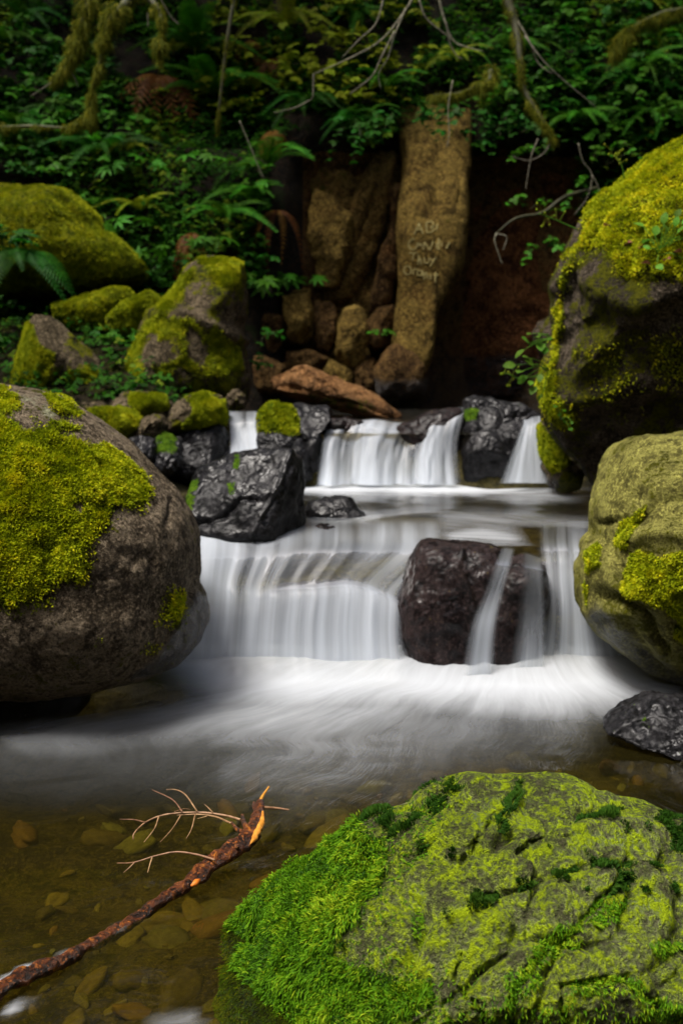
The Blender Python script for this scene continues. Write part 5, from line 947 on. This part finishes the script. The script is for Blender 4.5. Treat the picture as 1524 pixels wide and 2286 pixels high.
for i, (ln, r_, mt) in enumerate(TW):
    zs = np.linspace(.09, .075, len(ln)) if ln[0][1] < 1900 else np.linspace(.06, .04, len(ln))
    if len(ln) > 5: zs = .075 + .02 * np.sin(np.linspace(0, 3.0, len(ln))) - np.linspace(0, .05, len(ln)); 
    Q_ = np.array([bpt(a, b, z_) for (a, b), z_ in zip(ln, zs)]); V, T = tube(Q_, np.linspace(r_, r_ * .45, len(ln)), 6, 8 * len(ln), .2, i); link('twig', mesh_np('twig', V, T), mt, fb)

# ------------------------------------------------------------------ unseen trees added on the slopes: crowns shade the hillside and block low sky
M_TRUNK = plain_mat('tree_bark', (.03, .024, .015), (.07, .055, .03), rough=.9, scale=12, bump=.8, dist=.03)
BM_CROWN = blade_mat('crown_leaves', (.01, .045, .008), (.03, .1, .012), (.07, .13, .02), .35)
def tree(label, foot, top, rad, n, seed):
    r2 = np.random.default_rng(seed); foot = np.array(foot, float); top = np.array(top, float); t = thing('added_shade_tree', label, 'tree', foot, 'added trees over the ravine')
    c = spline(np.array([foot * 0, (top - foot) * .45 + np.array((0, 0, .8)), top - foot]), 30); parts = [tube(c, np.linspace(.28, .08, 30), 10, wob=.15)]; tips = []
    for k in range(9):
        s_ = c[12 + 2 * k]; d = r2.normal(size=3); d[2] = abs(d[2]) * .3; d /= np.linalg.norm(d); e = s_ + d * rad * r2.uniform(.7, 1.0); parts.append(tube(np.array([s_, (s_ + e) / 2 + np.array((0, 0, .2)), e]), [.06, .04, .015], 6, 10)); tips += [s_ + (e - s_) * f for f in (.5, .75, 1)]
    V, T = merge(parts); link('trunk', mesh_np('trunk', V, T), M_TRUNK, t)
    tips = np.array(tips); p = tips[r2.integers(0, len(tips), n)] + r2.normal(size=(n, 3)) * rad * np.array((.22, .22, .1))
    d = r2.normal(size=(n, 3)); d[:, 2] *= .4; d /= np.linalg.norm(d, axis=1)[:, None]; s_ = np.cross(d, r2.normal(size=(n, 3)) * .5 + np.array((0, 0, 1))); s_ /= np.linalg.norm(s_, axis=1)[:, None]; L_ = .16
    V = np.stack((p, p + d * L_ * .5 + s_ * L_ * .35, p + d * L_, p + d * L_ * .5 - s_ * L_ * .35), 1).reshape(-1, 3); k = np.arange(n)[:, None] * 4
    T = np.concatenate((k + np.array([[0, 1, 2]]), k + np.array([[0, 2, 3]])), 0); link('crown', mesh_np('crown', V, T, False, {'rnd': np.repeat(r2.random(n), 4), 'tip': np.zeros(4 * n)}), BM_CROWN, t, kind='stuff')
for i, (f, tp, rd) in enumerate([((-9.4, 1.5, 7.0), (-8.4, 1.2, 10.0), 2.8), ((-9.4, -3.5, 7.0), (-8.0, -3.0, 10.0), 2.8), ((8.8, 1.0, 7.0), (7.8, .6, 10.0), 2.8), ((8.8, -4.0, 7.0), (7.2, -3.6, 10.0), 2.8), ((-3.5, -10.5, 6.5), (-3.2, -9.0, 10.5), 3.0), ((3.0, -10.5, 6.5), (2.8, -9.0, 10.5), 3.0), ((-5.5, 14.2, 7.0), (-4.0, 10.4, 9.8), 2.6), ((-2.6, 15.4, 8.4), (-1.4, 12.6, 10.8), 2.4), ((.2, 15.6, 8.6), (-.2, 10.4, 10.0), 2.6), ((3.0, 15.4, 8.4), (3.0, 11.0, 10.2), 2.6), ((6.4, 13.4, 7.0), (5.2, 12.0, 10.0), 2.6), ((-8.4, 7.0, 6.0), (-7.4, 6.6, 9.6), 2.4), ((7.8, 6.5, 5.4), (6.4, 5.2, 9.4), 2.6)]):
    tree('tall unseen tree added to shade the slope and block low sky', f, tp, rd, 4200, 70 + i)
